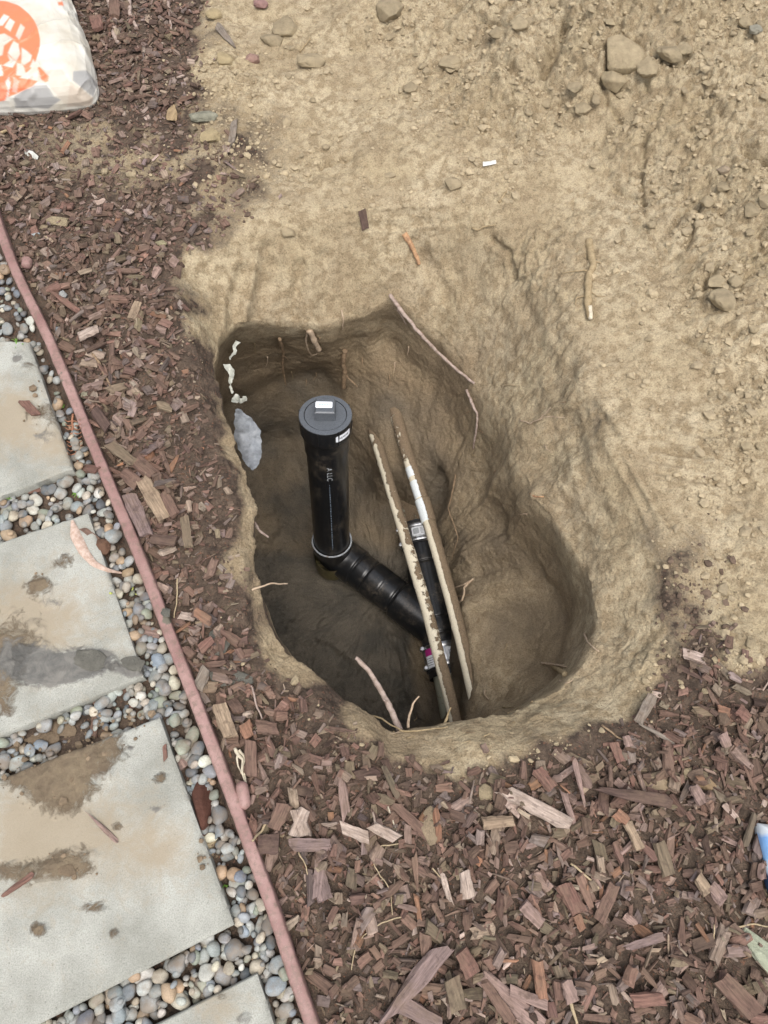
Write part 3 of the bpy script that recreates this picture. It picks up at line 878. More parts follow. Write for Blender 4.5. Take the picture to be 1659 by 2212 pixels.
def mC(u, v, p):
    return (.95 * blob(u, v, 130, 1690, 90, 75, .2) + .8 * blob(u, v, 60, 1640, 110, 50) + .85 * blob(u, v, 150, 1870, 70, 42, -.2) + .8 * blob(u, v, 85, 2008, 24, 22) + .6 * blob(u, v, 30, 1890, 55, 40) + .55 * blob(u, v, 240, 1610, 70, 50) + .62 * blob(u, v, 345, 1680, 24, 16) + .6 * blob(u, v, 205, 1960, 40, 22) + .5 * blob(u, v, 245, 2015, 22, 16) + .6 * blob(u, v, 255, 1785, 16, 12),
            .8 * blob(u, v, 100, 1800, 170, 120) + .45 * blob(u, v, 340, 1830, 70, 70) + .25, .75 * blob(u, v, 250, 1610, 40, 26) * 0 + .62 * blob(u, v, 282, 1618, 12, 10) + .55 * blob(u, v, 295, 1574, 9, 8) + .5 * blob(u, v, 335, 1748, 26, 10, .3))
def mD(u, v, p):
    return (.5 * blob(u, v, 480, 2150, 24, 24), .4 * blob(u, v, 470, 2170, 60, 50) + .22, .55 * blob(u, v, 530, 2205, 26, 20))
slab([ext((62, 738), (0, 735)), (62, 738), (156, 1012), ext((156, 1012), (0, 1073))], mA, 'weathered grey paving slab farthest from the viewer, touching the left frame edge', 1)
slab([ext((189, 1107), (0, 1171)), (189, 1107), (309, 1462), ext((309, 1462), (0, 1590))], mB, 'paving slab with dark wet grey mud smeared across its near end', 2)
slab([ext((344, 1549), (0, 1684)), (344, 1549), (505, 1998), ext((505, 1998), (86, 2212))], mC, 'large grey paving slab with brown dirt crust beside the middle of the edging', 3)
slab([ext((555, 2103), (340, 2212)), (555, 2103), (640, 2360), ext((640, 2360), (420, 2480))], mD, 'nearest paving slab, only its far corner in view at the bottom', 4)

# ------------------------------------------------------------ garden edging
def edging():
    w = np.array([P(u, v, 0.03) for u, v in BARL])
    pts = smooth_line(w, 260, 6)
    pts[:, 0] += 0.0012 * np.sin(np.linspace(0, 26, 260)) + 0.001 * perlin(pts, 7, 4)
    pts[:, 2] = 0.012
    pts_, T, N, B = frames(pts)
    prof = np.array([(-.0112, -.035), (-.0114, 0), (-.0113, .012), (-.0106, .0168), (-.0085, .0186), (.0070, .0190), (.0098, .0172), (.0112, .013), (.0114, 0), (.0112, -.035)])
    n, m = len(pts), len(prof)
    V = pts[:, None, :] + prof[None, :, 0, None] * B[:, None, :] + prof[None, :, 1, None] * np.array([0, 0, 1.0])
    V = V.reshape(-1, 3); V += 0.0006 * fbm(V, 50, 3, 7)[:, None]
    i, j = np.meshgrid(np.arange(n - 1), np.arange(m - 1), indexing='ij')
    q = np.stack([i * m + j, i * m + j + 1, (i + 1) * m + j + 1, (i + 1) * m + j], -1).reshape(-1, 4)
    me = mesh_np('rail', V, q, M_EDGE, True)
    u, v = project(V)
    set_attr(me, 'mud', .9 * blob(u, v, 362, 1330, 14, 26) + .45 * blob(u, v, 385, 1420, 14, 40) + .4 * blob(u, v, 130, 810, 20, 60))
    t = thing('garden_edging', pts[130], 'long faded red plastic edging strip between the pebbles and the mulch', 'garden edging')
    add_part('rail', me, t)
    for (u, v, a, ln) in ((52, 568, .1, .03), (519, 1718, .28, .05)):
        c = P(u + 6, v, .022)
        a0 = np.array([-math.sin(a), math.cos(a), 0]) ; a0[0] = math.sin(a) * -1
        k_ = np.linspace(-1, 1, 15)
        p = np.array([c + a0 * (ln * .5) * q_ for q_ in k_])
        r = 0.0120 * np.sqrt(np.clip(1 - np.abs(k_) ** 5, 0.02, 1))
        st = tube(p, r, 20, True, 'stake', M_EDGE)
        set_attr(st, 'mud', np.zeros(len(st.vertices)))
        add_part('stake', st, t)
    I = ((V[:, 1] - GY0) / GC).astype(int); J = ((V[:, 0] - GX0) / GC).astype(int)
    ok = (I > 2) & (J > 2) & (I < GH - 3) & (J < GW - 3)
    for dy in range(0, 2):
        for dx in range(0, 2): Hm[I[ok] + dy, J[ok] + dx] = -9.0
    BVHS.append(BVHTree.FromPolygons(V.tolist(), q.tolist()))
    return V
edging()

exec_later = []
# ------------------------------------------------------------ pebbles
def ico(sub):
    import bmesh
    bm = bmesh.new(); bmesh.ops.create_icosphere(bm, subdivisions=sub, radius=1.0)
    v = np.array([p.co[:] for p in bm.verts]); f_ = np.array([[p.index for p in q.verts] for q in bm.faces]); bm.free()
    return v, f_
IV2, IF2 = ico(2); IV3, IF3 = ico(3); IV1, IF1 = ico(1)
def pebble_shape(sd):
    v = IV3.copy()
    v *= (1 + 0.26 * perlin(v, 0.9, sd) + .05 * perlin(v, 2.5, sd + 1))[:, None]
    v = np.sign(v) * np.abs(v) ** 0.93
    return v
PSH = [pebble_shape(100 + q) for q in range(14)]
PCOL = [((.27,.285,.27), 'grey'), ((.175,.19,.19), 'dark grey'), ((.34,.355,.325), 'light grey'), ((.24,.26,.265), 'blue grey'), ((.44,.40,.31), 'cream'), ((.50,.49,.43), 'off white'), ((.34,.24,.15), 'tan'), ((.10,.11,.115), 'charcoal'), ((.24,.26,.205), 'green grey'), ((.19,.215,.24), 'slate blue')]
PW = [20, 18, 16, 9, 11, 8, 7, 6, 9, 4]
PEBREG = [p_ for p_ in PATH[:len(BARL)]] + [(730, 2400), (-120, 2400), (-120, 330)]
pebs = []
def scatter_pebbles():
    cand = 11000
    us = nr.uniform(-60, 700, cand); vs_ = nr.uniform(480, 2290, cand)
    sd = poly_sd(us, vs_, [(a - 4, b) for a, b in PEBREG])
    low = np.where(HOLE, 0, 0)
    for qn, (u, v, d) in enumerate(zip(us, vs_, sd)):
        if d < 1: continue
        w = P(u, v, 0.0)
        # dirt covers the joint between slab two and three on the left
        cover = math.exp(-((u - 150) / 130) ** 2 - ((v - 1590) / 40) ** 2) + .8 * math.exp(-((u - 75) / 34) ** 2 - ((v - 880) / 80) ** 2) + 0.7 * math.exp(-((u - 440) / 30) ** 2 - ((v - 1830) / 30) ** 2)
        if nr.rand() < cover: continue
        L = float(np.clip(nr.lognormal(math.log(.0212 if qn < 6500 else .013), .26), .009, .036)); W = L * nr.uniform(.68, .92); T = W * nr.uniform(.5, .8)
        I, J = int((w[1] - GY0) / GC), int((w[0] - GX0) / GC)
        if not (0 < I < GH - 1 and 0 < J < GW - 1) or Hm[I, J] < -5: continue
        base = -0.020
        if Hm[I, J] > base + (0.011 if qn < 6500 else .007): continue
        a = nr.uniform(0, math.pi)
        r = settle(w[0], w[1], a, L * .9, W * .9, T * .72, (nr.normal(0, .18), nr.normal(0, .22)), .5, .35)
        if r is None: continue
        ci = nr.choice(len(PCOL), p=np.array(PW) / sum(PW))
        pebs.append((L * W, w[0], w[1], r[0], a, r[1], r[2], L, W, T, ci, nr.randint(len(PSH)), u, v))
scatter_pebbles()
def rotm(a, su, sv):
    return Matrix.Rotation(a, 4, 'Z') @ Matrix.Rotation(-math.atan(su), 4, 'Y') @ Matrix.Rotation(math.atan(sv), 4, 'X')
def vary(c, s=0.14):
    k_ = float(np.clip(1 + nr.normal(0, s), .6, 1.5))
    return tuple(float(np.clip(q * k_ * (1 + nr.normal(0, .018)), 0.005, .9)) for q in c)
def place_np(V, M):
    A = np.array([[M[i][j] for j in range(4)] for i in range(3)])
    return V @ A[:, :3].T + A[:, 3]
PEB_LABELS = []
def build_pebbles():
    vis = [p for p in pebs if -15 < p[12] < 690 and 520 < p[13] < 2230]
    size_px = lambda p: p[0] / np.linalg.norm(np.array(p[1:4]) - CAMP) ** 2
    vis.sort(key=size_px, reverse=True)
    single = vis[:290]; ids = set(map(id, single)); rest = [p for p in pebs if id(p) not in ids]
    base = []; uniq_p = []
    for q, v in enumerate(PSH):
        m = mesh_np('pebble', v, None, M_PEB1, True, IF3); base.append(m)
    for s_, x, y, z, a, su, sv, L, W, T, ci, sh, u, v in single:
        if v < 760: where = 'beside the far end of the edging'
        elif u < 200 and 1000 < v < 1160: where = 'between the two farthest slabs'
        elif v < 1100: where = 'right of the farthest slab'
        elif v < 1420: where = 'between the mud-smeared slab and the edging'
        elif v < 1640: where = 'before the large crusted slab'
        elif v < 1990 and u > 380: where = 'between the large slab and the edging'
        elif v > 2080 and u > 560: where = 'right of the nearest slab'
        else: where = 'between the two nearest slabs'
        sz = 'large' if L > .026 else 'small' if L < .018 else 'medium'
        shp = 'long' if W / L < .74 else 'rounded'
        o = link('pebble', base[sh], None, f'{sz} {shp} {PCOL[ci][1]} pebble {where}', 'pebble', 'river pebbles around the paving slabs')
        o.matrix_world = Matrix.Translation((x, y, z)) @ rotm(a, su, sv) @ Matrix.Diagonal((L / 2, W / 2, T / 2, 1))
        o.color = vary(PCOL[ci][0]) + (1,)
        uniq_p.append((o, u))
    PEB_LABELS.extend(uniq_p)
    parts, tint = [], []
    for s_, x, y, z, a, su, sv, L, W, T, ci, sh, u, v in rest:
        vv = IV2 * (1 + 0.1 * np.sin(IV2[:, :1] * 3 + sh))
        M = Matrix.Translation((x, y, z)) @ rotm(a, su, sv) @ Matrix.Diagonal((L / 2, W / 2, T / 2, 1))
        parts.append((place_np(vv, M), None, IF2)); tint.append(np.tile(vary(PCOL[ci][0]), (len(vv), 1)))
    if parts:
        V, _, T = join_np(parts)
        me = mesh_np('pebble_bed', V, None, M_PEB, True, T)
        set_attr(me, 'tint', np.concatenate(tint), 'FLOAT_COLOR')
        link('pebble_bed', me, None, 'smallest grey pebbles filling the gaps around the slabs', 'pebbles', kind='stuff')
build_pebbles()
print('pebbles', len(pebs))

# ------------------------------------------------------------ bark chips
def chip_shape(sd, L=1.0, W=1.0, T=1.0, jag=0.06, taper=0.15, bend=0.08, ns=4):
    r = np.random.RandomState(sd)
    cs = np.array([(-.5, -.35), (-.18, -.5), (.5, -.4), (.48, .3), (.12, .5), (-.46, .42)]) + r.uniform(-.09, .09, (6, 2))
    xs = np.linspace(-.5, .5, ns)
    tp = 1 - taper * r.uniform(0, 1.6) * np.clip((xs * r.choice([-1, 1]) + .1), 0, 1) * 1.4
    tp2 = 1 - taper * r.uniform(0, 1.2) * np.abs(xs) * 1.2
    bz = bend * r.normal() * (xs ** 2 - .1) * 4; by = 0.10 * r.normal() * xs
    V = np.zeros((ns, 6, 3))
    for k in range(ns):
        V[k, :, 0] = xs[k]; V[k, :, 1] = cs[:, 0] * tp[k] + by[k] + r.uniform(-.055, .055, 6)
        V[k, :, 2] = cs[:, 1] * tp2[k] + bz[k] + r.uniform(-.075, .075, 6)
    V[0, :, 0] += r.uniform(-jag, jag, 6); V[-1, :, 0] += r.uniform(-jag, jag, 6)
    skew = r.normal(0, .12)
    V[:, :, 0] += skew * V[:, :, 1] * (W / L if L else 1)
    V = V.reshape(-1, 3)
    q = []
    for k in range(ns - 1):
        for c in range(6):
            c2 = (c + 1) % 6
            q.append((k * 6 + c, (k + 1) * 6 + c, (k + 1) * 6 + c2, k * 6 + c2))
    e = (ns - 1) * 6
    q += [(0, 1, 4, 5), (1, 2, 3, 4), (e + 5, e + 4, e + 1, e), (e + 4, e + 3, e + 2, e + 1)]
    return V * np.array([L, W, T]), np.array(q)
NSH = 44
CSH = [chip_shape(500 + q, jag=.05 + .10 * (q % 4) / 2, taper=.08 + .16 * (q % 3), ns=4) for q in range(NSH)]
SPL = [chip_shape(800 + q, jag=.12, taper=.75, bend=.06, ns=5) for q in range(14)]
CCOL = [((0.133,0.085,0.063), 'brown', 28), ((0.155,0.092,0.069), 'reddish brown', 18), ((0.194,0.136,0.109), 'pinkish brown', 14), ((0.095,0.060,0.045), 'dark brown', 12), ((0.224,0.172,0.125), 'pale tan', 9),
        ((0.159,0.121,0.105), 'purplish grey', 10), ((0.146,0.113,0.074), 'olive brown', 9), ((0.206,0.110,0.065), 'orange brown', 1.2), ((0.292,0.224,0.181), 'pale pink', 3)]
CPW = np.array([c[2] for c in CCOL], float); CPW /= CPW.sum()

FINE = [(395, 700), (470, 800), (490, 900), (520, 1000), (545, 1080), (540, 1300), (560, 1400), (640, 1480), (560, 1470), (470, 1330), (440, 1190), (400, 1040), (350, 930), (380, 830)]
chips = []
def chip_density(u, v, sd, fsd, sm, small=False):
    d = 1 / (1 + math.exp(-(sd - 20) / 16.0))
    if fsd > -25 and not small: d *= 0.10 + 0.9 * min(1, max(0, -fsd / 25.0))
    d *= 1 - (.45 if small else 0.85) * sm
    return d
def scatter_chips(n, lmed, lsig, lo, hi, pile, keep):
    us = nr.uniform(-120, 1790, n); 
    # pick over the ground evenly: draw in world space
    wy = nr.uniform(-.42, 2.6, n); wx = nr.uniform(-1.45, 1.45, n)
    W3 = np.stack([wx, wy, np.zeros(n)], 1)
    u, v = project(W3)
    sd = poly_sd(u, v, MULCH); fs = poly_sd(u, v, FINE)
    bar_u = np.interp(v, [b[1] for b in BARL], [b[0] for b in BARL]) + 15
    okb = (u > bar_u - 2) | (v < 330)
    lmv = np.where(v < 620, .82, 1.0)
    sm = np.clip(blob(u, v, 250, 330, 260, 130, 0.25) + 0.7 * blob(u, v, 470, 300, 90, 150) + .6 * blob(u, v, 480, 480, 110, 60) + .7 * blob(u, v, 1530, 1440, 150, 100), 0, 1)
    for k in range(n):
        if u[k] < -90 or u[k] > 1750 or v[k] < -90 or v[k] > 2330: continue
        if not okb[k] or sd[k] < -60: continue
        if nr.rand() > chip_density(u[k], v[k], sd[k], fs[k], sm[k] * (.6 if pile == 0 else 1), pile == 0) * keep: continue
        L = float(np.clip(nr.lognormal(math.log(lmed), lsig), lo, hi))
        W = float(np.clip(L * nr.uniform(.22, .85), .0022, .020)); T = float(np.clip(W * nr.uniform(.25, .6), .0022, .010))
        L *= lmv[k]
        spl = nr.rand() < .20
        if spl: L = min(hi, L * 1.5); W *= .6
        a = nr.uniform(0, 2 * math.pi)
        r = settle(wx[k], wy[k], a, L, W, T, (nr.normal(0, .16), nr.normal(0, .28)), .85, .5)
        if r is None: continue
        ci = nr.choice(len(CCOL), p=CPW)
        chips.append([L * W, wx[k], wy[k], r[0], a, r[1], r[2], L, W, T, ci, nr.randint(14) + 100 if spl else nr.randint(NSH), u[k], v[k], pile])
scatter_chips(40000, .0095, .45, .004, .024, 0, .9)
scatter_chips(27000, .0160, .42, .008, .038, 1, .9)
scatter_chips(8500, .0250, .38, .015, .055, 2, .8)
scatter_chips(22000, .0100, .42, .004, .024, 0, .7)
print('chips', len(chips))

chip_mesh_cache = {}
def chip_mesh(sh):
    if sh not in chip_mesh_cache:
        V, q = SPL[sh - 100] if sh >= 100 else CSH[sh]
        me = mesh_np('bark_chip', V, q, M_CHIP1, False)
        set_attr(me, 'gr', V * np.array([.04, .015, .008]) + sh * .37, 'FLOAT_VECTOR')
        chip_mesh_cache[sh] = me
    return chip_mesh_cache[sh]

def unique_labels(objs):
    by = {}
    for o, u in objs: by.setdefault(o['label'], []).append((u, o))
    nm = ['first', 'second', 'third', 'fourth', 'fifth', 'sixth', 'seventh', 'eighth', 'ninth', 'tenth', 'eleventh', 'twelfth']
    for lab, lst in by.items():
        if len(lst) < 2: continue
        lst.sort(key=lambda t: t[0])
        for k_, (u, o) in enumerate(lst):
            w_ = ('left one' if k_ == 0 else 'right one') if len(lst) == 2 else 'leftmost' if k_ == 0 else 'rightmost' if k_ == len(lst) - 1 else nm[min(k_, 11)] + ' from left'
            o['label'] = lab + ', ' + w_
def slant(a, x, y, z):
    u0, v0 = project(np.array([x, y, z])); u1, v1 = project(np.array([x + .01 * math.cos(a), y + .01 * math.sin(a), z]))
    t = math.degrees(math.atan2(-(v1 - v0), u1 - u0)) % 180
    return 'level' if t < 22 or t > 158 else 'right-leaning' if t < 68 else 'upright' if t < 112 else 'left-leaning'
def where_text(u, v):
    if v < 130: return 'right of the bag'
    if v < 520: return 'in smeared mulch below the bag'
    if v < 760: return 'beside the edging, upper left'
    if v < 1150: return 'beside the edging at the farthest slab'
    if v < 1480 and u < 620: return 'between edging and hole'
    if v < 1720:
        return 'below the hole at left' if u < 800 else 'below the hole rim' if u < 1200 else 'in soil right of the hole'
    r_ = 'near the edging' if u < 800 else 'in the lower middle mulch' if u < 1250 else 'in the lower right mulch'
    return ('at the bottom ' if v > 2060 else '') + r_

def build_chips():
    vis = [c for c in chips if 5 < c[12] < 1654 and 5 < c[13] < 2207 and c[14] == 2]
    vis.sort(key=lambda c: c[0] / np.linalg.norm(np.array(c[1:4]) - CAMP) ** 2, reverse=True)
    single = vis[:215]; ids = set(map(id, single)); uq = []
    for c in single:
        s_, x, y, z, a, su, sv, L, W, T, ci, sh, u, v, pl = c
        shp = 'splinter' if sh >= 100 else 'blocky chip' if W / L > .6 else 'flat chip' if T / W < .35 else 'oblong chip'
        sz = 'long' if L > .045 else 'short' if L < .030 else 'mid-sized'
        o = link('bark_chip', chip_mesh(sh), None, f'{sz} {slant(a, x, y, z)} {CCOL[ci][1]} {shp} {where_text(u, v)}', 'bark chip', 'bark chips of the mulch')
        o.matrix_world = Matrix.Translation((x, y, z)) @ rotm(a, su, sv) @ Matrix.Diagonal((L, W, T, 1))
        o.color = vary(CCOL[ci][0], .2) + (1,)
        uq.append((o, u))
    unique_labels(uq); unique_labels(PEB_LABELS)
    parts, tint, gr = [], [], []
    for c in chips:
        if id(c) in ids: continue
        s_, x, y, z, a, su, sv, L, W, T, ci, sh, u, v, pl = c
        V, q = SPL[sh - 100] if sh >= 100 else CSH[sh]
        if pl == 0:
            V = np.concatenate([V[:6], V[-6:]]); n6 = 6
            q = np.array([(k_, 6 + k_, 6 + (k_ + 1) % 6, (k_ + 1) % 6) for k_ in range(6)] + [(0, 1, 4, 5), (1, 2, 3, 4), (11, 10, 7, 6), (10, 9, 8, 7)])
        M = Matrix.Translation((x, y, z)) @ rotm(a, su, sv)
        VS = V * np.array([L, W, T])
        parts.append((place_np(VS, M), q, None))
        tint.append(np.tile(vary(CCOL[ci][0], .22), (len(V), 1)))
        gr.append(VS + nr.uniform(0, 50))
    V, q, _ = join_np(parts)
    me = mesh_np('bark_mulch', V, q, M_CHIPS, False)
    set_attr(me, 'tint', np.concatenate(tint), 'FLOAT_COLOR')
    set_attr(me, 'gr', np.concatenate(gr), 'FLOAT_VECTOR')
    link('bark_mulch', me, None, 'deep layer of small reddish brown bark mulch around the hole', 'mulch', kind='stuff')
build_chips()

# hand-placed bark pieces, by their two ends in the picture
R1 = lambda x, y: (x * .5, y * .5)
R2 = lambda x, y: (829.5 + x * .5, y * .5)
R3 = lambda x, y: (384 + .4299 * x, 658.3 + .4299 * y)
R4 = lambda x, y: (493.7 + .5291 * x, 1097 + .5291 * y)
R5 = lambda x, y: (.3472 * x, 713 + .3472 * y)
R6 = lambda x, y: (.4299 * x, 1426.4 + .4299 * y)
R7 = lambda x, y: (603.5 + .6363 * x, 1481 + .6363 * y)
chip_n = [0]
def big_chip(p, q, wpx, col, label, thick=None, kind='auto', lift=None, name='bark_chip', cat='bark chip', group='bark chips of the mulch', on=False):
    chip_n[0] += 1
    a, na, da = hit(*p, only_ground=not on); b, nb_, db = hit(*q, only_ground=not on)
    m, nm, dm = hit((p[0] + q[0]) / 2, (p[1] + q[1]) / 2, only_ground=not on)
    L = (b - a).length; W = wpx / F * dm * (.86 if wpx > 20 else 1.0)
    L = min(L, .30)
    T = thick if thick is not None else min(.012, max(.003, W * .35))
    c = (a + b) / 2
    if abs(c.z - m.z) > .03: c = m
    if lift is None:
        I, J = int((c.y - GY0) / GC), int((c.x - GX0) / GC)
        top = Hm[I - 2:I + 3, J - 2:J + 3].max() if 3 < I < GH - 3 and 3 < J < GW - 3 else -9
        lift = max(.001, top - c.z) if top > -5 else .001
    c = c + Vector((0, 0, lift + T * .5))
    d = (b - a).normalized()
    if on or name != 'bark_chip': pass
    u = Vector((0, 0, 1)); 
    if nm.z < .75: u = nm
    yv = u.cross(d).normalized(); zv = d.cross(yv)
    spl = kind == 'spl' or (kind == 'auto' and L / W > 4.2)
    V, qd = chip_shape(3000 + chip_n[0], jag=.05 if not spl else .1, taper=.18 if not spl else .8, bend=.05, ns=7)
    V = V + 0
    V[:, 1] += 0.05 * perlin(V * np.array([3, 1, 1]), 1.2, chip_n[0])
    R = Matrix((( d.x, yv.x, zv.x, c.x), (d.y, yv.y, zv.y, c.y), (d.z, yv.z, zv.z, c.z), (0, 0, 0, 1)))
    R = R @ Matrix.Rotation(rnd.uniform(-.18, .18), 4, 'X') @ Matrix.Rotation(rnd.uniform(-.05, .05), 4, 'Y')
    VS = V * np.array([L, W, T])
    me = mesh_np(name, VS, qd, M_CHIP1, False)
    set_attr(me, 'gr', VS + chip_n[0] * .61, 'FLOAT_VECTOR')
    o = link(name, me, None, label, cat, group)
    o.matrix_world = R
    o.color = tuple(col) + (1,)
    return o
K = dict(br=(.140,.086,.064), rd=(.168,.092,.070), pk=(.24,.165,.138), dk=(.085,.054,.043), tan=(.27,.20,.135), pur=(.185,.132,.118), ol=(.155,.118,.078), orr=(.23,.125,.08), pale=(.38,.30,.245), gry=(.19,.158,.126))
BIG = [
 (R7, (540,895),(352,1140),36,'pur','longest purplish splinter, leaning up right at the bottom edge beside the edging'),
 (R7, (680,985),(885,1149),40,'pk','long pinkish grey splinter running out of the bottom edge, middle'),
 (R7, (690,1000),(780,1130),22,'br','thin brown splinter lying left of the long pinkish grey one'),
 (R7, (780,1030),(900,1080),18,'pk','pointed pink splinter above the long pinkish grey one'),
 (R7, (990,265),(1022,402),10,'pk','thin pink stick standing upright below the middle of the rim'),
 (R7, (960,365),(1005,512),12,'pk','thin pink stick bent beside the dark wide bark slab'),
 (R7, (755,362),(965,470),34,'pale','pale weathered splintered wedge below the rim'),
 (R7, (1060,352),(1300,400),32,'dk','wide dark reddish bark slab with white specks'),
 (R7, (388,405),(505,515),24,'br','broad brown grooved bark strip slanting down right, left of centre'),
 (R7, (205,295),(225,440),18,'pk','upright pinkish splinter beside the left rim clods'),
 (R7, (870,285),(920,355),26,'rd','reddish flat chip with ridges just below the rim'),
 (R7, (1255,38),(1207,132),24,'gry','grey brown slat lying on bare soil right of the rim'),
 (R7, (1170,468),(1215,555),22,'tan','yellowish tapered chip in the right mulch'),
 (R7, (1272,535),(1308,640),30,'ol','large olive brown leaf-shaped bark piece, right'),
 (R7, (1165,888),(1290,850),15,'pur','purplish rod-like chip pointing right, lower right'),
 (R7, (822,740),(885,808),30,'pk','broad pink rectangular chip, centre of the lower mulch'),
 (R7, (625,632),(640,720),28,'pale','pale pink block with a dark cross line'),
 (R7, (870,930),(890,1060),24,'orr','orange brown upright chip with a burnt tip at the bottom'),
 (R7, (1185,1062),(1292,1058),26,'rd','red horizontal chip near the bottom edge, right'),
 (R7, (955,992),(985,1062),27,'pk','pinkish upright block near the bottom edge'),
 (R7, (575,990),(605,1090),34,'ol','olive knobbly bark piece at the bottom edge'),
 (R7, (1002,778),(1020,830),16,'orr','small bright salmon chip, centre of the lower mulch'),
 (R7, (212,482),(302,520),20,'pale','pale pink tilted chip, upper left of the lower mulch'),
 (R7, (312,478),(398,520),20,'pale','pointed pink chip right next to the pale tilted one'),
 (R7, (685,470),(790,462),24,'tan','tan horizontal chip below the pale wedge'),
 (R7, (548,630),(580,735),10,'pale','thin pale pink sliver, lower middle'),
 (R7, (1130,675),(1075,800),20,'br','dark upright grooved chip right of centre'),
 (R7, (1395,648),(1432,700),26,'tan','tan two-tone chip in the right mulch'),
 (R7, (1440,675),(1485,730),28,'pk','pink flat chip right of the tan two-tone chip'),
 (R7, (45,545),(180,540),26,'pur','purple grey shaggy strip next to the edging'),
 (R7, (62,425),(90,512),26,'pale','pale pinkish upright chip near the edging'),
 (R7, (405,1072),(545,1149),34,'pur','purplish curved bark strip at the bottom edge'),
 (R7, (140,590),(130,720),26,'pur','tall purplish grey ragged chip near the edging'),
 (R7, (960,672),(1005,770),34,'rd','dark red jagged bark piece in the middle'),
 (R7, (1480,985),(1590,1110),40,'br','big brown ridged bark piece at the lower right'),
 (R7, (1130,195),(1150,262),18,'rd','reddish upright chip in the soil right of the rim'),
 (R7, (1170,175),(1180,210),16,'pk','small pink chip right of the reddish upright chip'),
 (R7, (1385,345),(1420,405),30,'pk','pinkish flat chip left of the blue package'),
 (R7, (1480,172),(1498,215),24,'pk','ridged pink block in the crumbly soil, right'),
 (R7, (1535,90),(1575,118),26,'rd','square pinkish chip on crumbly soil at the right edge'),
 (R7, (1478,85),(1520,95),18,'orr','bright orange flake on the soil at the right'),
 (R7, (1130,432),(1168,465),24,'orr','reddish orange square chip, right of centre'),
 (R7, (610,898),(655,975),36,'rd','thick reddish block chip at the lower left middle'),
 (R7, (1210,130),(1330,195),8,'gry','thin grey stick on the soil right of the hole'),
 (R5, (900,950),(1050,1195),38,'tan','large tan flat chip beside the edging left of the pipe'),
 (R5, (815,1045),(930,1295),38,'pur','large purplish bark flake tucked against the edging'),
 (R5, (1155,1185),(1195,1370),22,'ol','upright olive brown chip right of the purplish flake'),
 (R5, (950,1320),(1105,1340),26,'dk','dark ridged bark block against the edging'),
 (R5, (525,100),(640,45),20,'pale','pale pink block with a cut face near the edging'),
 (R5, (860,830),(970,930),34,'br','brown ridged square piece above the large tan chip'),
 (R5, (700,745),(850,860),20,'ol','olive brown long chip close to the edging'),
 (R5, (785,920),(880,990),30,'br','brown chunky piece left of the ridged square one'),
 (R5, (1030,1040),(1110,1180),26,'br','brown strip leaning along the large tan chip'),
 (R5, (1125,1780),(1225,1800),22,'pale','pink block near the grey mud, between edging and hole'),
 (R5, (1245,1800),(1340,1860),18,'orr','orange red chip near the grey mud'),
 (R5, (1260,2010),(1335,1940),20,'rd','reddish leaf-shaped chip beside the grey mud lump'),
 (R5, (610,530),(690,650),24,'dk','dark brown block right of the edging, beside the farthest slab'),
 (R6, (1115,235),(1170,390),34,'tan','largest pinkish tan block between edging and hole'),
 (R6, (1235,325),(1262,392),28,'orr','orange tinted cube chip right of the large tan block'),
 (R6, (1300,350),(1400,352),32,'br','wide brown ridged chip below the grey mud'),
 (R6, (1270,410),(1272,585),27,'br','tall brown ridged strip left of the lower mulch'),
 (R6, (1440,730),(1385,850),34,'br','brown curved chip right of the lower stake'),
 (R6, (1535,755),(1480,885),28,'pale','pale pinkish upright slat near the lower edging'),
 (R6, (1300,925),(1410,925),42,'dk','dark thick cube of bark against the lower edging'),
 (R6, (1050,50),(1000,150),26,'gry','grey mud-coated chip across the edging'),
 (R6, (1600,1060),(1640,1200),30,'pur','purplish grey chip right of the lower edging'),
 (R1, (940,120),(1015,210),13,'gry','thin grey splinter at the dirt edge near the top'),
 (R1, (1008,535),(1005,630),15,'gry','grey upright slat on the bare dirt, upper left'),
 (R1, (545,960),(495,1055),12,'dk','long dark brown splinter in the smeared mulch'),
 (R1, (1560,915),(1580,995),15,'dk','dark flake pressed into the back rim'),
 (R1, (600,1320),(575,1395),18,'tan','pale brown chip, left of the hole near the far end'),
 (R1, (500,0),(500,95),20,'br','broad brown strip at the top frame edge'),
 (R1, (415,90),(435,150),20,'rd','reddish chip next to the bag'),
 (R1, (740,1130),(770,1150),20,'pk','pink flat chip at the dirt edge'),
 (R1, (720,85),(830,130),6,'br','thin dark twig-like splinter at the top left'),
 (R1, (215,1270),(345,1365),13,'rd','long red splinter beside the far end of the edging'),
]
for fr, a, b, w_, c, lab in BIG:
    big_chip(fr(*a), fr(*b), w_, K[c], lab, thick=None if w_ < 30 else .010)
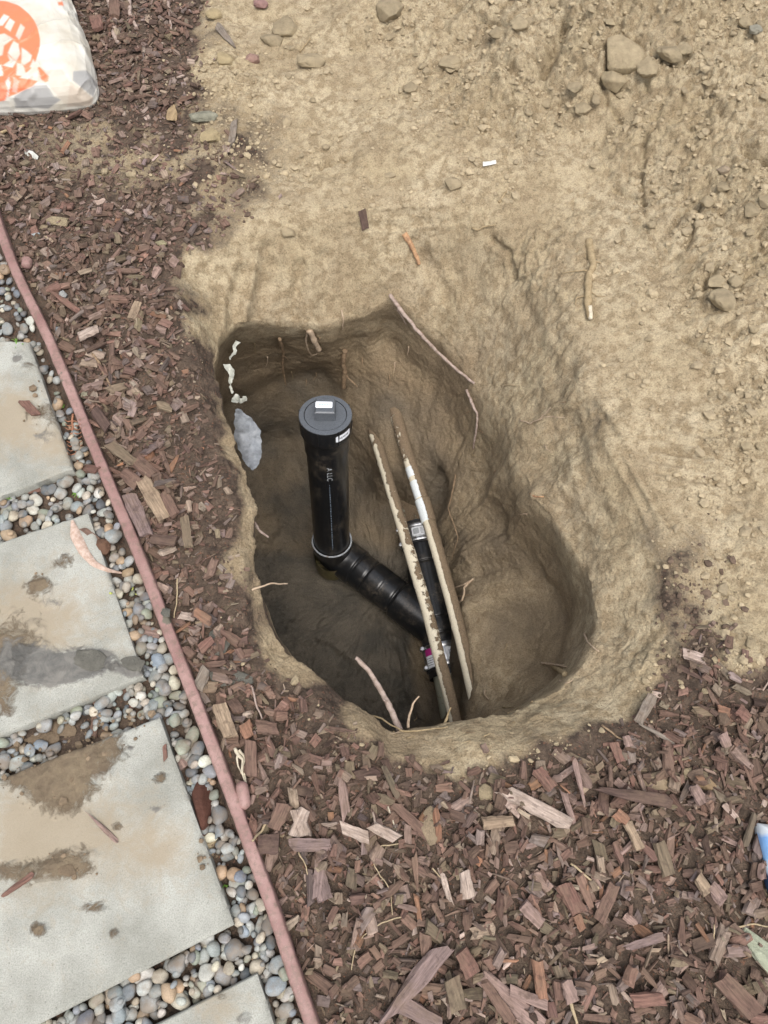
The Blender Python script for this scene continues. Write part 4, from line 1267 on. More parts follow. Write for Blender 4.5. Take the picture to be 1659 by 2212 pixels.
ON = [
 (R5, (190,1010),(395,972),12,'rd','reddish splinter lying over the pebbles between the two far slabs'),
 (R5, (160,450),(225,535),16,'rd','red brown chip lying on the farthest slab'),
 (R5, (520,1240),(612,1312),12,'br','brown splinter on the corner of the mud-smeared slab'),
 (R5, (890,1880),(1000,1900),28,'pk','pinkish tan chip on the pebbles against the edging'),
 (R5, (520,870),(610,880),18,'rd','reddish ridged chip on pebbles right of the farthest slab'),
 (R6, (435,762),(585,905),8,'pk','thin spindle-shaped stick lying on the large slab'),
 (R6, (22,1178),(165,1078),11,'rd','reddish stick at the left edge of the large slab'),
 (R6, (828,430),(834,500),8,'rd','small reddish sliver at the right of the large slab'),
 (R6, (482,212),(662,142),14,'br','long brown chip bridging the joint before the large slab'),
 (R6, (485,265),(470,382),14,'br','upright brown chip on the pebbles before the large slab'),
 (R6, (670,190),(655,280),10,'rd','small reddish stick on pebbles before the large slab'),
 (R6, (245,300),(240,345),20,'pk','pinkish cube on the dirt beside the mud-smeared slab'),
 (R6, (885,480),(930,540),20,'pk','pinkish chip on the right edge of the large slab'),
]
for fr, a, b, w_, c, lab in ON:
    big_chip(fr(*a), fr(*b), w_, K[c], lab, on=True, lift=.002, group='bark pieces fallen onto the path')

# ------------------------------------------------------------ clods, stones, crumbs
IV4, IF4 = ico(4)
def clod_shape(sd, amp=.24):
    v = IV4.copy()
    n = perlin(v, 1.3, sd) * amp + perlin(v, 3.0, sd + 1) * amp * .55 + perlin(v, 7.0, sd + 2) * amp * .28 + perlin(v, 15.0, sd + 3) * amp * .12
    q = np.random.RandomState(sd).normal(size=(15, 3)); q /= np.linalg.norm(q, axis=1)[:, None]
    v = v * (1 + n)[:, None]
    for k_ in q:                       # facets
        dd = v @ k_; over = np.clip(dd - .68, 0, None)
        v = v - over[:, None] * k_ * .9
    return v
CLS = [clod_shape(900 + q) for q in range(14)]
clm = [mesh_np('dirt_clod', v, None, M_CLOD, True, IF4) for v in CLS]
def clod(u, v, wpx, hpx, label, ci=(.36,.29,.18), sh=None, name='dirt_clod', cat='dirt clod', group='dirt clods on the dug soil', sink=.35, a=None, flatten=.6, on=False):
    p, n, d = hit(u, v, only_ground=not on)
    L, W = wpx / F * d, hpx / F * d * 1.1
    T = min(L, W) * flatten
    o = link(name, clm[(sh if sh is not None else rnd.randrange(14))], None, label, cat, group)
    o.matrix_world = Matrix.Translation(p + n * (T * (.5 - sink))) @ Matrix.Rotation(a if a is not None else rnd.uniform(-.3, .3), 4, 'Z') @ Matrix.Diagonal((L / 2, W / 2, T / 2, 1))
    o.color = tuple(ci) + (1,)
    return o
for (R_, x_, y_, w_, h_, lab) in (
  (R2, 1045, 270, 100, 84, 'largest pale dirt clod, cracked, on the heap at the upper right'),
  (R2, 1155, 300, 44, 42, 'small clod stuck to the right of the largest clod'),
  (R2, 288, 268, 48, 38, 'angular clod below the small overhang near the top'),
  (R2, 490, 140, 50, 30, 'flat topped clod near the top centre'),
  (R2, 590, 110, 36, 30, 'round clod right of the flat topped clod'),
  (R2, 1478, 1305, 56, 52, 'broad flat clod right of the hole, below two smaller ones'),
  (R2, 1436, 1215, 42, 34, 'left one of two round clods above the broad flat clod'),
  (R2, 1516, 1213, 34, 32, 'right one of two round clods above the broad flat clod'),
  (R2, 855, 472, 36, 34, 'angular clod alone in the crumbs below the crevice'),
  (R2, 1590, 910, 36, 30, 'rounded clod at the right edge of the heap'),
  (R2, 1402, 876, 32, 30, 'clod left of the group at the right frame edge'),
  (R2, 1645, 865, 32, 40, 'clod cut by the right frame edge'),
  (R2, 1468, 812, 38, 22, 'dark shadowed wedge clod at the right of the heap'),
  (R2, 1238, 240, 50, 40, 'rough clod right of the largest clod'),
  (R2, 1300, 215, 34, 26, 'small pale clod beside the rough clod on the heap'),
  (R2, 120, 385, 30, 24, 'small clod at the left foot of the heap'),
  (R2, 30, 760, 26, 18, 'low clod in the trodden dirt behind the hole'),
  (R2, 300, 800, 44, 34, 'trodden flat clod behind the hole'),
  (R2, 20, 45, 60, 60, 'big rounded lump at the top frame edge, centre'),
  (R2, 1000, 345, 60, 50, 'lower half of the cracked clod on the heap'),
  (R1, 905, 595, 46, 36, 'yellowish round clod where mulch meets dirt'),
  (R1, 925, 65, 36, 28, 'yellowish clod near the top, at the mulch edge'),
  (R1, 1180, 185, 46, 34, 'lumpy clod in the upper dirt left of the heap'),
  (R1, 1240, 135, 50, 44, 'shaded rough clod beside the lumpy clod'),
  (R1, 1350, 270, 60, 36, 'wide low clod left of the heap'),
  (R1, 1245, 1005, 34, 26, 'flat pale clod on the smooth back rim'),
  (R1, 245, 960, 70, 26, 'flat tan dirt patch lump in the smeared mulch'),
  (R1, 975, 260, 40, 30, 'yellow clod group member below the grey splinter'),
  (R7, 1325, 240, 44, 30, 'flat pale clod among chips right of the hole'),
  (R7, 1390, 298, 30, 24, 'rounded pale clod among chips at the right'),
  (R7, 515, 475, 56, 70, 'large rounded brown clod in the mulch below the hole'),
  (R7, 705, 365, 46, 34, 'pale clod at the foot of the rim'),
  (R7, 1280, 325, 60, 46, 'brown lumpy clod right of the dark bark slab'),
  (R6, 1055, 905, 34, 46, 'crumbling pale clod on the large slab edge'),
):
    on_ = R_ is R6
    yel = 'yellow' in lab
    clod(*R_(x_, y_), w_, h_, lab, ci=(.36,.285,.165) if yel else (.30,.23,.15) if 'brown' in lab else tuple(q * rnd.uniform(.88, 1.1) for q in [(.34,.277,.185)] for q in [1]) if False else (lambda k_: (.35 * k_, .281 * k_, .178 * k_))(rnd.uniform(.85, 1.1)), on=on_)
for (R_, x_, y_, w_, h_, lab, c_) in (
  (R1, 745, 498, 24, 46, 'tan oblong stone standing out of the smeared mulch', (.36,.26,.15)),
  (R1, 888, 518, 60, 26, 'greenish grey oblong stone at the mulch edge', (.25,.24,.18)),
  (R1, 1085, 258, 28, 26, 'pink brick fragment in the upper dirt', (.30,.19,.15)),
  (R1, 1135, 30, 30, 20, 'dull purple stone fragment near the top edge', (.30,.18,.16)),
  (R1, 700, 1062, 28, 18, 'yellow green stone flake near the dirt edge', (.32,.28,.17)),
  (R1, 158, 1018, 18, 11, 'single pale blue pebble lying on the mulch', (.42,.46,.46)),
  (R1, 278, 1282, 20, 18, 'grey pebble on the mulch right of the edging', (.36,.36,.34)),
  (R1, 255, 1428, 22, 14, 'dark pebble on the mulch beside the edging', (.2,.22,.23)),
  (R5, 615, 142, 16, 15, 'grey round pebble on the mulch above the pale block', (.22,.24,.23)),
  (R5, 545, 408, 25, 26, 'olive grey pebble against the right side of the edging', (.30,.28,.2)),
  (R2, 1600, 130, 30, 22, 'grey stone at the right of the heap', (.30,.28,.22)),
  (R7, 1450, 335, 44, 26, 'orange brown stone with pale edge among chips at the right', (.34,.24,.14)),
  (R2, 1480, 740, 30, 22, 'square pinkish stone at the right of the heap', (.34,.27,.19)),
):
    clod(*R_(x_, y_), w_, h_, lab, ci=c_, name='stone', cat='stone', group=None, sink=.2, flatten=.75)
clod(*R5(660, 1385), 50, 46, 'thick brown bark chunk resting on the pebbles by the edging', ci=(.15,.085,.055), name='bark_chunk', cat='bark chunk', group=None, on=True, sink=0.05, flatten=.8)
clod(*R6(1030, 720), 42, 108, 'dark brown cone-shaped bark chunk leaning on the large slab', ci=(.11,.05,.035), name='bark_chunk', cat='bark chunk', group=None, on=True, sink=0.02, a=.28, flatten=.8)
for (R_, x_, y_, w_, h_, lab) in ((R5, 585, 2060, 78, 44, 'wet grey mud blob, larger one, on the mud-smeared slab'), (R5, 835, 2085, 52, 30, 'wet grey mud blob beside the edging at the slab end'), (R5, 1030, 1760, 26, 22, 'grey mud dab stuck on top of the edging'),
        (R5, 1420, 2150, 90, 50, 'grey wet mud lump between edging and hole'), (R5, 1370, 1930, 60, 60, 'grey crumbly mud lump above the wet one'), (R6, 1190, 90, 70, 40, 'grey mud lump next to the edging below the wet one')):
    clod(*R_(x_, y_), w_, h_, lab, ci=(.145,.138,.115), name='mud_lump', cat='mud', group='grey wet mud lumps', on=True, sink=.42, flatten=.35)
clod(*R7(1640, 930), 104, 36, 'pale green lichen-covered wood chunk at the right frame edge', ci=(.42,.44,.32), name='wood_chunk', cat='wood chunk', group=None, sink=.1, a=-.95, flatten=.7)

for (x_, y_, w_, h_, lab) in ((330, 345, 60, 30, 'crumbly brown dirt clump in the joint before the large slab'), (215, 400, 80, 34, 'widest brown dirt clump spread over the joint before the large slab'), (100, 470, 70, 34, 'brown dirt clump on the far edge of the large slab, left'), (340, 1050, 40, 22, 'dark dirt clump on the crust of the large slab')):
    clod(*R6(x_, y_), w_, h_, lab, ci=(.205,.152,.10), group='dirt clumps spilled on the path', on=True, sink=.45, flatten=.3)
extra = []
for _ in range(900):
    if len(extra) >= 90: break
    u, v = rnd.uniform(560, 1655), rnd.uniform(4, 1500)
    uu, vv = np.array([u]), np.array([v])
    w_ = float(np.clip(blob(uu, vv, 1150, 60, 330, 150, 0.1) + blob(uu, vv, 1560, 80, 300, 260) + blob(uu, vv, 1640, 520, 140, 260) + .8 * blob(uu, vv, 1600, 1000, 70, 160) + blob(uu, vv, 1540, 1450, 120, 70) + .6 * blob(uu, vv, 1560, 640, 90, 80) + .5 * blob(uu, vv, 620, 200, 110, 130), 0, 1)[0])
    if rnd.random() > w_ or any(math.hypot(u - a[1], v - a[2]) < 26 for a in extra): continue
    sz = min(34, max(11, rnd.lognormvariate(math.log(15), .35)))
    where = 'at the top of the heap' if v < 130 else 'on the upper heap' if v < 330 else 'on the right heap' if v < 800 else 'on the right bank' if v < 1250 else 'in crumbly soil right of the hole'
    if u < 760: where = 'in the upper dirt near the mulch'
    o = clod(u, v, sz, sz * rnd.uniform(.65, .95), f"{'small' if sz < 15 else 'mid-sized' if sz < 21 else 'large'} {rnd.choice(['rough', 'rounded', 'angular'])} dirt clod {where}", ci=(lambda k_: (.35 * k_, .281 * k_, .178 * k_))(rnd.uniform(.85, 1.1)), a=rnd.uniform(0, 3), sink=.3)
    extra.append((o, u, v))
unique_labels([(o, u) for o, u, v in extra])

def scatter_crumbs():
    n = 78000
    wy = nr.uniform(-.3, 2.75, n); wx = nr.uniform(-1.4, 1.4, n)
    u, v = project(np.stack([wx, wy, 0.06 * np.ones(n)], 1))
    inv = (u > -60) & (u < 1720) & (v > -160) & (v < 2260)
    rg = np.clip(blob(u, v, 1150, 60, 330, 190, 0.1) + blob(u, v, 1560, 80, 300, 260) + blob(u, v, 1640, 520, 170, 300)
                + .9 * blob(u, v, 1080, 260, 240, 60, .3) + .9 * blob(u, v, 1300, 330, 200, 40, .5) + blob(u, v, 1560, 640, 90, 80) + .8 * blob(u, v, 1050, 360, 90, 40)
                + blob(u, v, 1590, 1000, 100, 180) + blob(u, v, 1500, 1450, 170, 130) + .5 * blob(u, v, 1480, 1250, 90, 130) + .3 * blob(u, v, 1350, 700, 300, 300) + .18 * blob(u, v, 900, 330, 350, 130) + .6 * blob(u, v, 1620, 1240, 100, 90)
                + .9 * blob(u, v, 500, 240, 90, 190) + .5 * blob(u, v, 640, 330, 160, 90) + .5 * blob(u, v, 300, 330, 260, 100), 0, 1)
    rg *= (1 - 0.9 * blob(u, v, 1240, 340, 75, 70)) * (1 - 0.8 * blob(u, v, 1340, 250, 90, 45, -.3))
    md = poly_sd(u, v, MULCH)
    edge = np.exp(-(md / 60) ** 2) * .45
    fine = sstep(-10, 20, poly_sd(u, v, FINE)) * .8
    pr = np.maximum(np.maximum(rg * (md < 30) + .35 * rg * (md >= 30), edge), fine) + .03 * (md < 0)
    parts, tint = [], []
    cl = fbm(np.stack([wx, wy, 0 * wx], 1), 9, 2, 14)
    us0, vs0 = project(np.stack([wx, wy, .01 * np.ones(n)], 1))
    spill = np.clip(blob(us0, vs0, 160, 1600, 150, 42, -.35) + .5 * blob(us0, vs0, 120, 1690, 80, 60) + .45 * blob(us0, vs0, 150, 1870, 62, 36) + .8 * blob(us0, vs0, 448, 1846, 24, 26) + .4 * blob(us0, vs0, 90, 1262, 34, 22) + .25 * blob(us0, vs0, 75, 880, 30, 80), 0, 1) * (us0 < np.interp(vs0, [b[1] for b in BARL], [b[0] for b in BARL]) - 12)
    for k_ in np.where(inv)[0]:
        path_ = spill[k_] > .12 and nr.rand() < spill[k_] * 1.6
        if not path_ and nr.rand() > pr[k_] * (.55 + 1.1 * cl[k_]): continue
        I, J = int((wy[k_] - GY0) / GC), int((wx[k_] - GX0) / GC)
        if not (0 < I < GH and 0 < J < GW) or (Hm[I, J] < -5 and not path_): continue
        hz = Hm[I, J] if Hm[I, J] > -5 else .0145
        r = float(np.clip(nr.lognormal(math.log(.0026), .62), .0012, .013)) * (1 if rg[k_] > .3 else .7)
        hum = (md[k_] > 0 and nr.rand() < .65) or fine[k_] > .3 or nr.rand() < 1.1 * math.exp(-((u[k_] - 1500) / 95) ** 2 - ((v[k_] - 1300) / 150) ** 2)
        vv = IV1 * (1 + nr.uniform(-.34, .34, (len(IV1), 1)))
        sc = np.array([nr.uniform(.8, 1.3), nr.uniform(.8, 1.3), nr.uniform(.55, .95)]) * r
        a = nr.uniform(0, 6.28); c_, s_ = math.cos(a), math.sin(a)
        vv = vv * sc
        vv = np.stack([vv[:, 0] * c_ - vv[:, 1] * s_, vv[:, 0] * s_ + vv[:, 1] * c_, vv[:, 2]], 1) + np.array([wx[k_], wy[k_], hz + r * .25])
        parts.append((vv, None, IF1))
        tint.append(np.tile((lambda k2: np.array((.215,.160,.105) if path_ else (.13,.092,.066) if hum else (.375,.302,.195)) * k2)(nr.uniform(.8, 1.15)), (len(vv), 1)))
    V, _, T = join_np(parts)
    print('crumbs', len(parts), 'tris', len(T))
    me = mesh_np('soil_crumbs', V, None, M_CRUMB, False, T)
    set_attr(me, 'tint', np.concatenate(tint), 'FLOAT_COLOR')
    link('soil_crumbs', me, None, 'loose tan and brown soil crumbs strewn over the dug dirt', 'soil crumbs', kind='stuff')
scatter_crumbs()

#PIPES
# ------------------------------------------------------------ drain assembly
def to_np(v): return np.array([v[0], v[1], v[2]], float)
ZC = -0.205
PT = P(703, 896, ZC)
ZB = -0.80
PB_pix = P(717, 1172, ZB)
lean = (PB_pix - PT); 
lean[:2] *= 1.0
PBOT = PT + lean
AX = (PT - PBOT) / np.linalg.norm(PT - PBOT)
print('lean deg', math.degrees(math.acos(AX[2])))
drain = thing('drain_pipe', Vector(PBOT.tolist()), 'black plastic drain pipe with upright capped cleanout joining a buried sewer line in the hole', 'drain pipe')
def ax_frame(A):
    xx = np.array([math.cos(.04), math.sin(.04), 0.0]); xx = xx - A * (xx @ A); xx /= np.linalg.norm(xx)
    return xx, np.cross(A, xx)
AXX, AXY = ax_frame(AX)
def lathe(c, A, prof, nseg=64, mat=None, name='lathe', rmod=None):
    """prof: (radius, height along A) from c"""
    xx, yy = ax_frame(A)
    a = np.linspace(0, 2 * math.pi, nseg, endpoint=False)
    V = []
    for r, h in prof:
        rr = r * np.ones(nseg)
        if rmod is not None and r > 0.02: rr = rr + rmod(a, h)
        V.append(c + A * h + rr[:, None] * (np.cos(a)[:, None] * xx + np.sin(a)[:, None] * yy))
    V = np.concatenate(V); m = len(prof)
    i, j = np.meshgrid(np.arange(m - 1), np.arange(nseg), indexing='ij'); j2 = (j + 1) % nseg
    q = np.stack([i * nseg + j, i * nseg + j2, (i + 1) * nseg + j2, (i + 1) * nseg + j], -1).reshape(-1, 4)
    me = mesh_np(name, V, q, mat, True); sharp(me, 32)
    return me
def with_mud(me, f=None):
    n = len(me.vertices); co = np.zeros(n * 3); me.vertices.foreach_get('co', co); co = co.reshape(-1, 3)
    set_attr(me, 'mud', np.zeros(n) if f is None else f(co)); return me
# riser
LEN = np.linalg.norm(PT - PBOT)
def riser_mud(co):
    h = (co - PBOT) @ AX; d = co - PBOT; a = np.arctan2(d @ AXY, d @ AXX)
    return .55 * np.exp(-((a + .25) / .28) ** 2) * np.clip(.4 + .8 * np.sin(h * 14), 0, 1) + .2 * sstep(.1, 0, h)
rp = lathe(PBOT, AX, [(.0572, -.02 + (LEN - .04) * q / 40) for q in range(41)], 96, M_ABS, 'riser_pipe')
riser = add_part('riser_pipe', with_mud(rp, riser_mud), drain)
# cleanout hub with ribs
ribs = lambda a, h: 0.0036 * (np.abs(((a * 8 / (2 * math.pi) + .3) % 1) - .5) > .455) if h > -.045 else 0 * a
hub = lathe(PT, AX, [(.0575, -.130), (.0608, -.128), (.0612, -.10), (.0616, -.066), (.0640, -.060), (.0688, -.054), (.0692, -.050), (.0694, -.003), (.0685, 0), (.0570, .0005), (.0555, -.0035), (.05, -.006), (.0, -.006)], 160, M_ABS, 'cleanout_hub', ribs)
hubo = add_part('cleanout_hub', with_mud(hub), drain)
plug = lathe(PT, AX, [(.0545, -.006), (.0543, -.0005), (.0535, .0008), (.0, .0012)], 96, M_PLUG, 'screw_plug')
plugo = add_part('screw_plug', plug, drain)
rimr = lathe(PT, AX, [(.0556, .0002), (.0560, .0012), (.0680, .0010), (.0690, -.0006)], 128, M_PLUG, 'rim_face')
add_part('rim_face', rimr, hubo)
def frustum(c, X_, Y_, Z_, w0, w1, h, bev=.0025):
    import bmesh
    pr = []
    for (w, z) in ((w0, 0), (w1 + bev * .3, h - bev), (w1 - bev, h)):
        for sx, sy in ((-1, -1), (1, -1), (1, 1), (-1, 1)):
            pr.append(c + X_ * sx * w + Y_ * sy * w + Z_ * z)
    q = []
    for k_ in range(2):
        for e in range(4): q.append((k_ * 4 + e, k_ * 4 + (e + 1) % 4, k_ * 4 + 4 + (e + 1) % 4, k_ * 4 + 4 + e))
    q += [(8, 9, 10, 11), (0, 3, 2, 1)]
    return np.array(pr), np.array(q)
V, q = frustum(PT + AX * .001 + AXY * .004, AXX, AXY, AX, .0265, .0245, .030)
nut = add_part('square_head', mesh_np('square_head', V, q, M_PLUG, False), plugo)
def flat_patch(c, X_, Y_, N_, w, h, mat, name, parent, rad=.003, thick=.0004):
    pts = []
    for sx, sy, a0 in ((1, 1, 0), (-1, 1, 90), (-1, -1, 180), (1, -1, 270)):
        for da in (0, 30, 60, 90):
            a = math.radians(a0 + da)
            pts.append(c + X_ * (sx * (w / 2 - rad) + rad * math.cos(a)) + Y_ * (sy * (h / 2 - rad) + rad * math.sin(a)))
    pts = np.array(pts); n = len(pts)
    V = np.concatenate([pts, pts + N_ * thick, [c + N_ * thick]])
    q = [(k_, (k_ + 1) % n, n + (k_ + 1) % n, n + k_) for k_ in range(n)]
    t = [(2 * n, n + k_, n + (k_ + 1) % n) for k_ in range(n)]
    return add_part(name, mesh_np(name, V, q, mat, False, t), parent)
topc = PT + AX * .031 + AXY * .004
flat_patch(topc - AXX * .003 + AXY * .002, AXX, AXY, AX, .043, .021, M_WHITE, 'white_label', plugo)
def bars(c, X_, Y_, N_, cells, mat, name, parent):
    prs = []
    for (x0, y0, w, h) in cells:
        V, Q_, _ = box_np(c + X_ * x0 + Y_ * y0, X_ * w / 2, Y_ * h / 2, N_ * .0002); prs.append((V, Q_, None))
    V, Q_, _ = join_np(prs)
    return add_part(name, mesh_np(name, V, Q_, mat, False), parent)
M_TEAL = plain('faded_teal_print', (.35, .50, .52, 1), .5)
bars(topc - AXX * .003 + AXY * .002 + AX * .0005, AXX, AXY, AX, [(-.012 + k_ * .0042, .0004 * (k_ % 2), .003, .0045 if k_ % 3 else .0055) for k_ in range(7)], M_TEAL, 'print', plugo)
def cyl_patch(c, A, xx, yy, r, a0, a1, h0, h1, mat, name, parent, slant=0.0, nA=14):
    V, q = [], []
    for k_ in range(nA + 1):
        t = k_ / nA; a = a0 + (a1 - a0) * t
        e = .0022 * (1 if k_ in (0, nA) else 0)
        for h in (h0 + e + slant * t, h1 - e + slant * t):
            V.append(c + A * h + r * (math.cos(a) * xx + math.sin(a) * yy))
    for k_ in range(nA): q.append((2 * k_, 2 * k_ + 2, 2 * k_ + 3, 2 * k_ + 1))
    me = mesh_np(name, np.array(V), q, mat, True)
    return add_part(name, me, parent)
cyl_patch(PT, AX, AXX, AXY, .0699, math.radians(-66), math.radians(-26), -.036, -.014, M_WHITE, 'white_label', hubo)
for k_ in range(6):
    a = math.radians(-57 + k_ * 4.2)
    cyl_patch(PT, AX, AXX, AXY, .0701, a, a + .045, -.030 if k_ % 2 else -.028, -.021, M_INK, 'print', hubo, nA=2)
# lettering down the riser
def text_on_pipe(txt, size, h_top, a_c, parent, mat, name):
    cu = bpy.data.curves.new('txt', 'FONT'); cu.body = txt; cu.size = size; cu.space_character = 1.05
    ob = bpy.data.objects.new('txt', cu); COL.objects.link(ob)
    bpy.context.view_layer.update()
    me0 = bpy.data.meshes.new_from_object(ob)
    bpy.data.objects.remove(ob); bpy.data.curves.remove(cu)
    v = np.array([p.co[:] for p in me0.vertices])
    tris = []
    for p in me0.polygons:
        vs2 = list(p.vertices)
        for k_ in range(1, len(vs2) - 1): tris.append((vs2[0], vs2[k_], vs2[k_ + 1]))
    bpy.data.meshes.remove(me0)
    h = h_top - v[:, 0]; a = a_c + (v[:, 1] - size * .35) / .0574
    V = PBOT + AX * h[:, None] + .0576 * (np.cos(a)[:, None] * AXX + np.sin(a)[:, None] * AXY)
    return add_part(name, mesh_np(name, V, None, mat, False, tris), parent)
M_PRW = plain('white_pipe_print', (.36, .38, .40, 1), .5)
text_on_pipe('A LLC', .021, LEN - .150, math.radians(-82), riser, M_PRW, 'printed_text')
cells = []; pos = 0
hh = LEN - .225
for k_ in range(40):
    ln = rnd.choice([.003, .0045, .006, .008]); 
    a = math.radians(-84)
    cells.append((hh - pos, ln)); pos += ln + rnd.choice([.0018, .0025, .005])
    if hh - pos < .03: break
prs = []
for (h, ln) in cells:
    w_ = .0028 / .0576
    vv = [PBOT + AX * y_ + .0577 * (math.cos(a_) * AXX + math.sin(a_) * AXY) for y_, a_ in ((h, a - w_ / 2), (h, a + w_ / 2), (h - ln, a + w_ / 2), (h - ln, a - w_ / 2))]
    prs.append((np.array(vv), np.array([(0, 1, 2, 3)]), None))
V, q, _ = join_np(prs)
add_part('fine_print', mesh_np('fine_print', V, q, M_PRINT, False), riser)
# cement bead at the elbow socket
a_ = np.linspace(0, 2 * math.pi, 60, endpoint=False)
bead_pts = [PBOT + AX * .012 + .0625 * (math.cos(t) * AXX + math.sin(t) * AXY) for t in np.linspace(0, 2 * math.pi, 61)]
# elbow + diagonal run
ZD = -.885
def pz(px, py, z): return P(px, py, z)
E1 = PBOT + AX * .010; E2 = PBOT - AX * .045
D1 = pz(765, 1222, -.875); D2 = pz(936, 1352, -.865)
dd = (D2 - D1) / np.linalg.norm(D2 - D1)
curve = []
for t in np.linspace(0, 1, 24):
    A_, B_, C_, E_ = E1, PBOT - AX * .05, D1 - dd * .075, D1
    curve.append((1 - t) ** 3 * A_ + 3 * (1 - t) ** 2 * t * B_ + 3 * (1 - t) * t * t * C_ + t ** 3 * E_)
el = tube(np.array(curve), .0635, 64, True, 'elbow', M_ABS)
el_o = add_part('elbow', with_mud(el, lambda c: .25 * sstep(-.90, -.95, c[:, 2])), drain)
bead = tube(np.array(bead_pts), .0028, 10, False, 'cement_bead', M_CEMENT)
add_part('cement_bead', bead, el_o)
stub = lathe(PBOT - AX * .135 , np.array([0, 0, 1.0]), [(.0, .0), (.055, .0), (.058, .004), (.058, .09)], 64, plain('olive_stained_plastic', (.10, .085, .035, 1), .5, dirt=.3), 'heel_cap')
add_part('heel_cap', stub, el_o)
n = 150; t = np.linspace(0, 1, n); Ld = np.linalg.norm(D2 - D1)
line = D1 - dd * .01 + dd * (Ld + .02) * t[:, None]
pu, pv = project(line)
rr = np.full(n, .0600)
rr[pu < 772] = .0638
for gu, wd, dep in ((774, 2.2, .003), (798, 2.4, .0035), (828, 1.2, .0018), (857, 2.8, .0045)):
    rr -= dep * np.exp(-((pu - gu) / wd) ** 2)
rr += .0035 * sstep(858, 862, pu) + .0015 * (1 - sstep(828, 832, pu)) * sstep(798, 802, pu)
dp = tube(line, rr, 64, False, 'branch_pipe', M_ABS)
add_part('branch_pipe', with_mud(dp, lambda c: .42 * sstep(-.875, -.93, c[:, 2])), drain)
# main line
S0, S1 = pz(899, 1135, -.855), pz(969, 1462, -.865)
ds = (S1 - S0) / np.linalg.norm(S1 - S0)
n = 240; line = S0 + (S1 - S0) * np.linspace(0, 1, n)[:, None]
pu, pv = project(line)
rr = np.full(n, .0575); rr[pv > 1222] = .0620
for gv, wd, dep in ((1222, 2.4, .005), (1342, 2.0, .0035), (1374, 3, .003)):
    rr -= dep * np.exp(-((pv - gv) / wd) ** 2)
rr[pv > 1345] -= .002
mp_ = tube(line, rr, 64, False, 'wye_pipe', M_ABS)
wye = add_part('wye_pipe', with_mud(mp_, lambda c: .2 * sstep(-.9, -.93, c[:, 2])), drain)
def coupling(pv0, pv1, sname):
    k0 = int(np.argmin(np.abs(pv - pv0))); k1 = int(np.argmin(np.abs(pv - pv1)))
    A0, A1 = line[k0], line[k1]; L = np.linalg.norm(A1 - A0); Ac = (A1 - A0) / L
    c = add_part('coupling', lathe(A0, Ac, [(.0575, -.006), (.0628, -.005), (.0632, .0), (.0632, L), (.0628, L + .005), (.0575, L + .006)], 72, M_RUBBER, 'coupling'), drain)
    sh = add_part('steel_band', lathe(A0, Ac, [(.0636, .002), (.0642, .003), (.0642, L * .18), (.0636, L * .2), (.0640, L * .24), (.0640, L * .76), (.0636, L * .8), (.0642, L * .82), (.0642, L - .003), (.0636, L - .002)], 72, M_STEEL, 'steel_band'), c)
    side = np.cross(Ac, np.array([0, 0, 1.0])); side /= np.linalg.norm(side)
    if side[0] > 0: side = -side
    for hh_ in (.1, .9):
        s_ = A0 + Ac * (L * hh_) + side * .066 + np.array([0, 0, .012])
        add_part('clamp_screw', tube(np.array([s_ - np.array([0, 0, .008]), s_, s_ + np.array([0, 0, .018]), s_ + np.array([0, 0, .019])]), np.array([.0075, .0075, .0075, .005]), 6, True, 'clamp_screw', M_STEEL, False), c)
    return c, A0, Ac, L, side
up = np.array([0, 0, 1.0])
def side_frame(Ac):
    zz = up - Ac * (up @ Ac); zz /= np.linalg.norm(zz)
    return zz, np.cross(Ac, zz)      # angle 0 points up
c1, A0, Ac, L, side = coupling(1141, 1180, 'a')
zz, yy = side_frame(Ac)
sg = 1 if yy[0] > 0 else -1
cyl_patch(A0, Ac, zz, yy * sg, .0646, -.42, .20, L * .28, L * .74, M_WHITE, 'paper_label', c1)
for k_ in range(5):
    cyl_patch(A0, Ac, zz, yy * sg, .0648, .02 + .0 * k_, .15, L * (.36 + .07 * k_), L * (.385 + .07 * k_), M_INK, 'print', c1, nA=3)
cyl_patch(A0, Ac, zz, yy * sg, .0648, -.36, -.06, L * .36, L * .66, plain('smudged_grey_print', (.42, .44, .46, 1), .5, var=.5, bs=500), 'smudged_print', c1)
c2, A0, Ac, L, side = coupling(1393, 1445, 'b')
zz, yy = side_frame(Ac); sg = 1 if yy[0] > 0 else -1
cyl_patch(A0, Ac, zz, yy * sg, .0646, .0, .62, L * .28, L * .80, M_WHITE, 'paper_label', c2)
for k_ in range(12):
    cyl_patch(A0, Ac, zz, yy * sg, .0648, .13 + .030 * k_, .13 + .030 * k_ + (.016 if k_ % 3 else .022), L * .38, L * .72, M_INK, 'print', c2, nA=1)
cyl_patch(A0, Ac, zz, yy * sg, .0646, -1.15, -.62, L * .30, L * .95, M_WHITE, 'paper_label', c2)
cyl_patch(A0, Ac, zz, yy * sg, .0648, -1.15, -.62, L * .18, L * .46, M_PURPLE, 'magenta_stripe', c2)
for k_ in range(4):
    cyl_patch(A0, Ac, zz, yy * sg, .0649, -1.08, -.72, L * (.56 + .09 * k_), L * (.585 + .09 * k_), M_INK, 'print', c2, nA=3)
k_ = int(np.argmin(np.abs(pv - 1296)))
cyl_patch(line[k_], ds, zz, yy * sg, .0624, .50, .80, -.014, .014, M_WHITE, 'paper_label', wye)
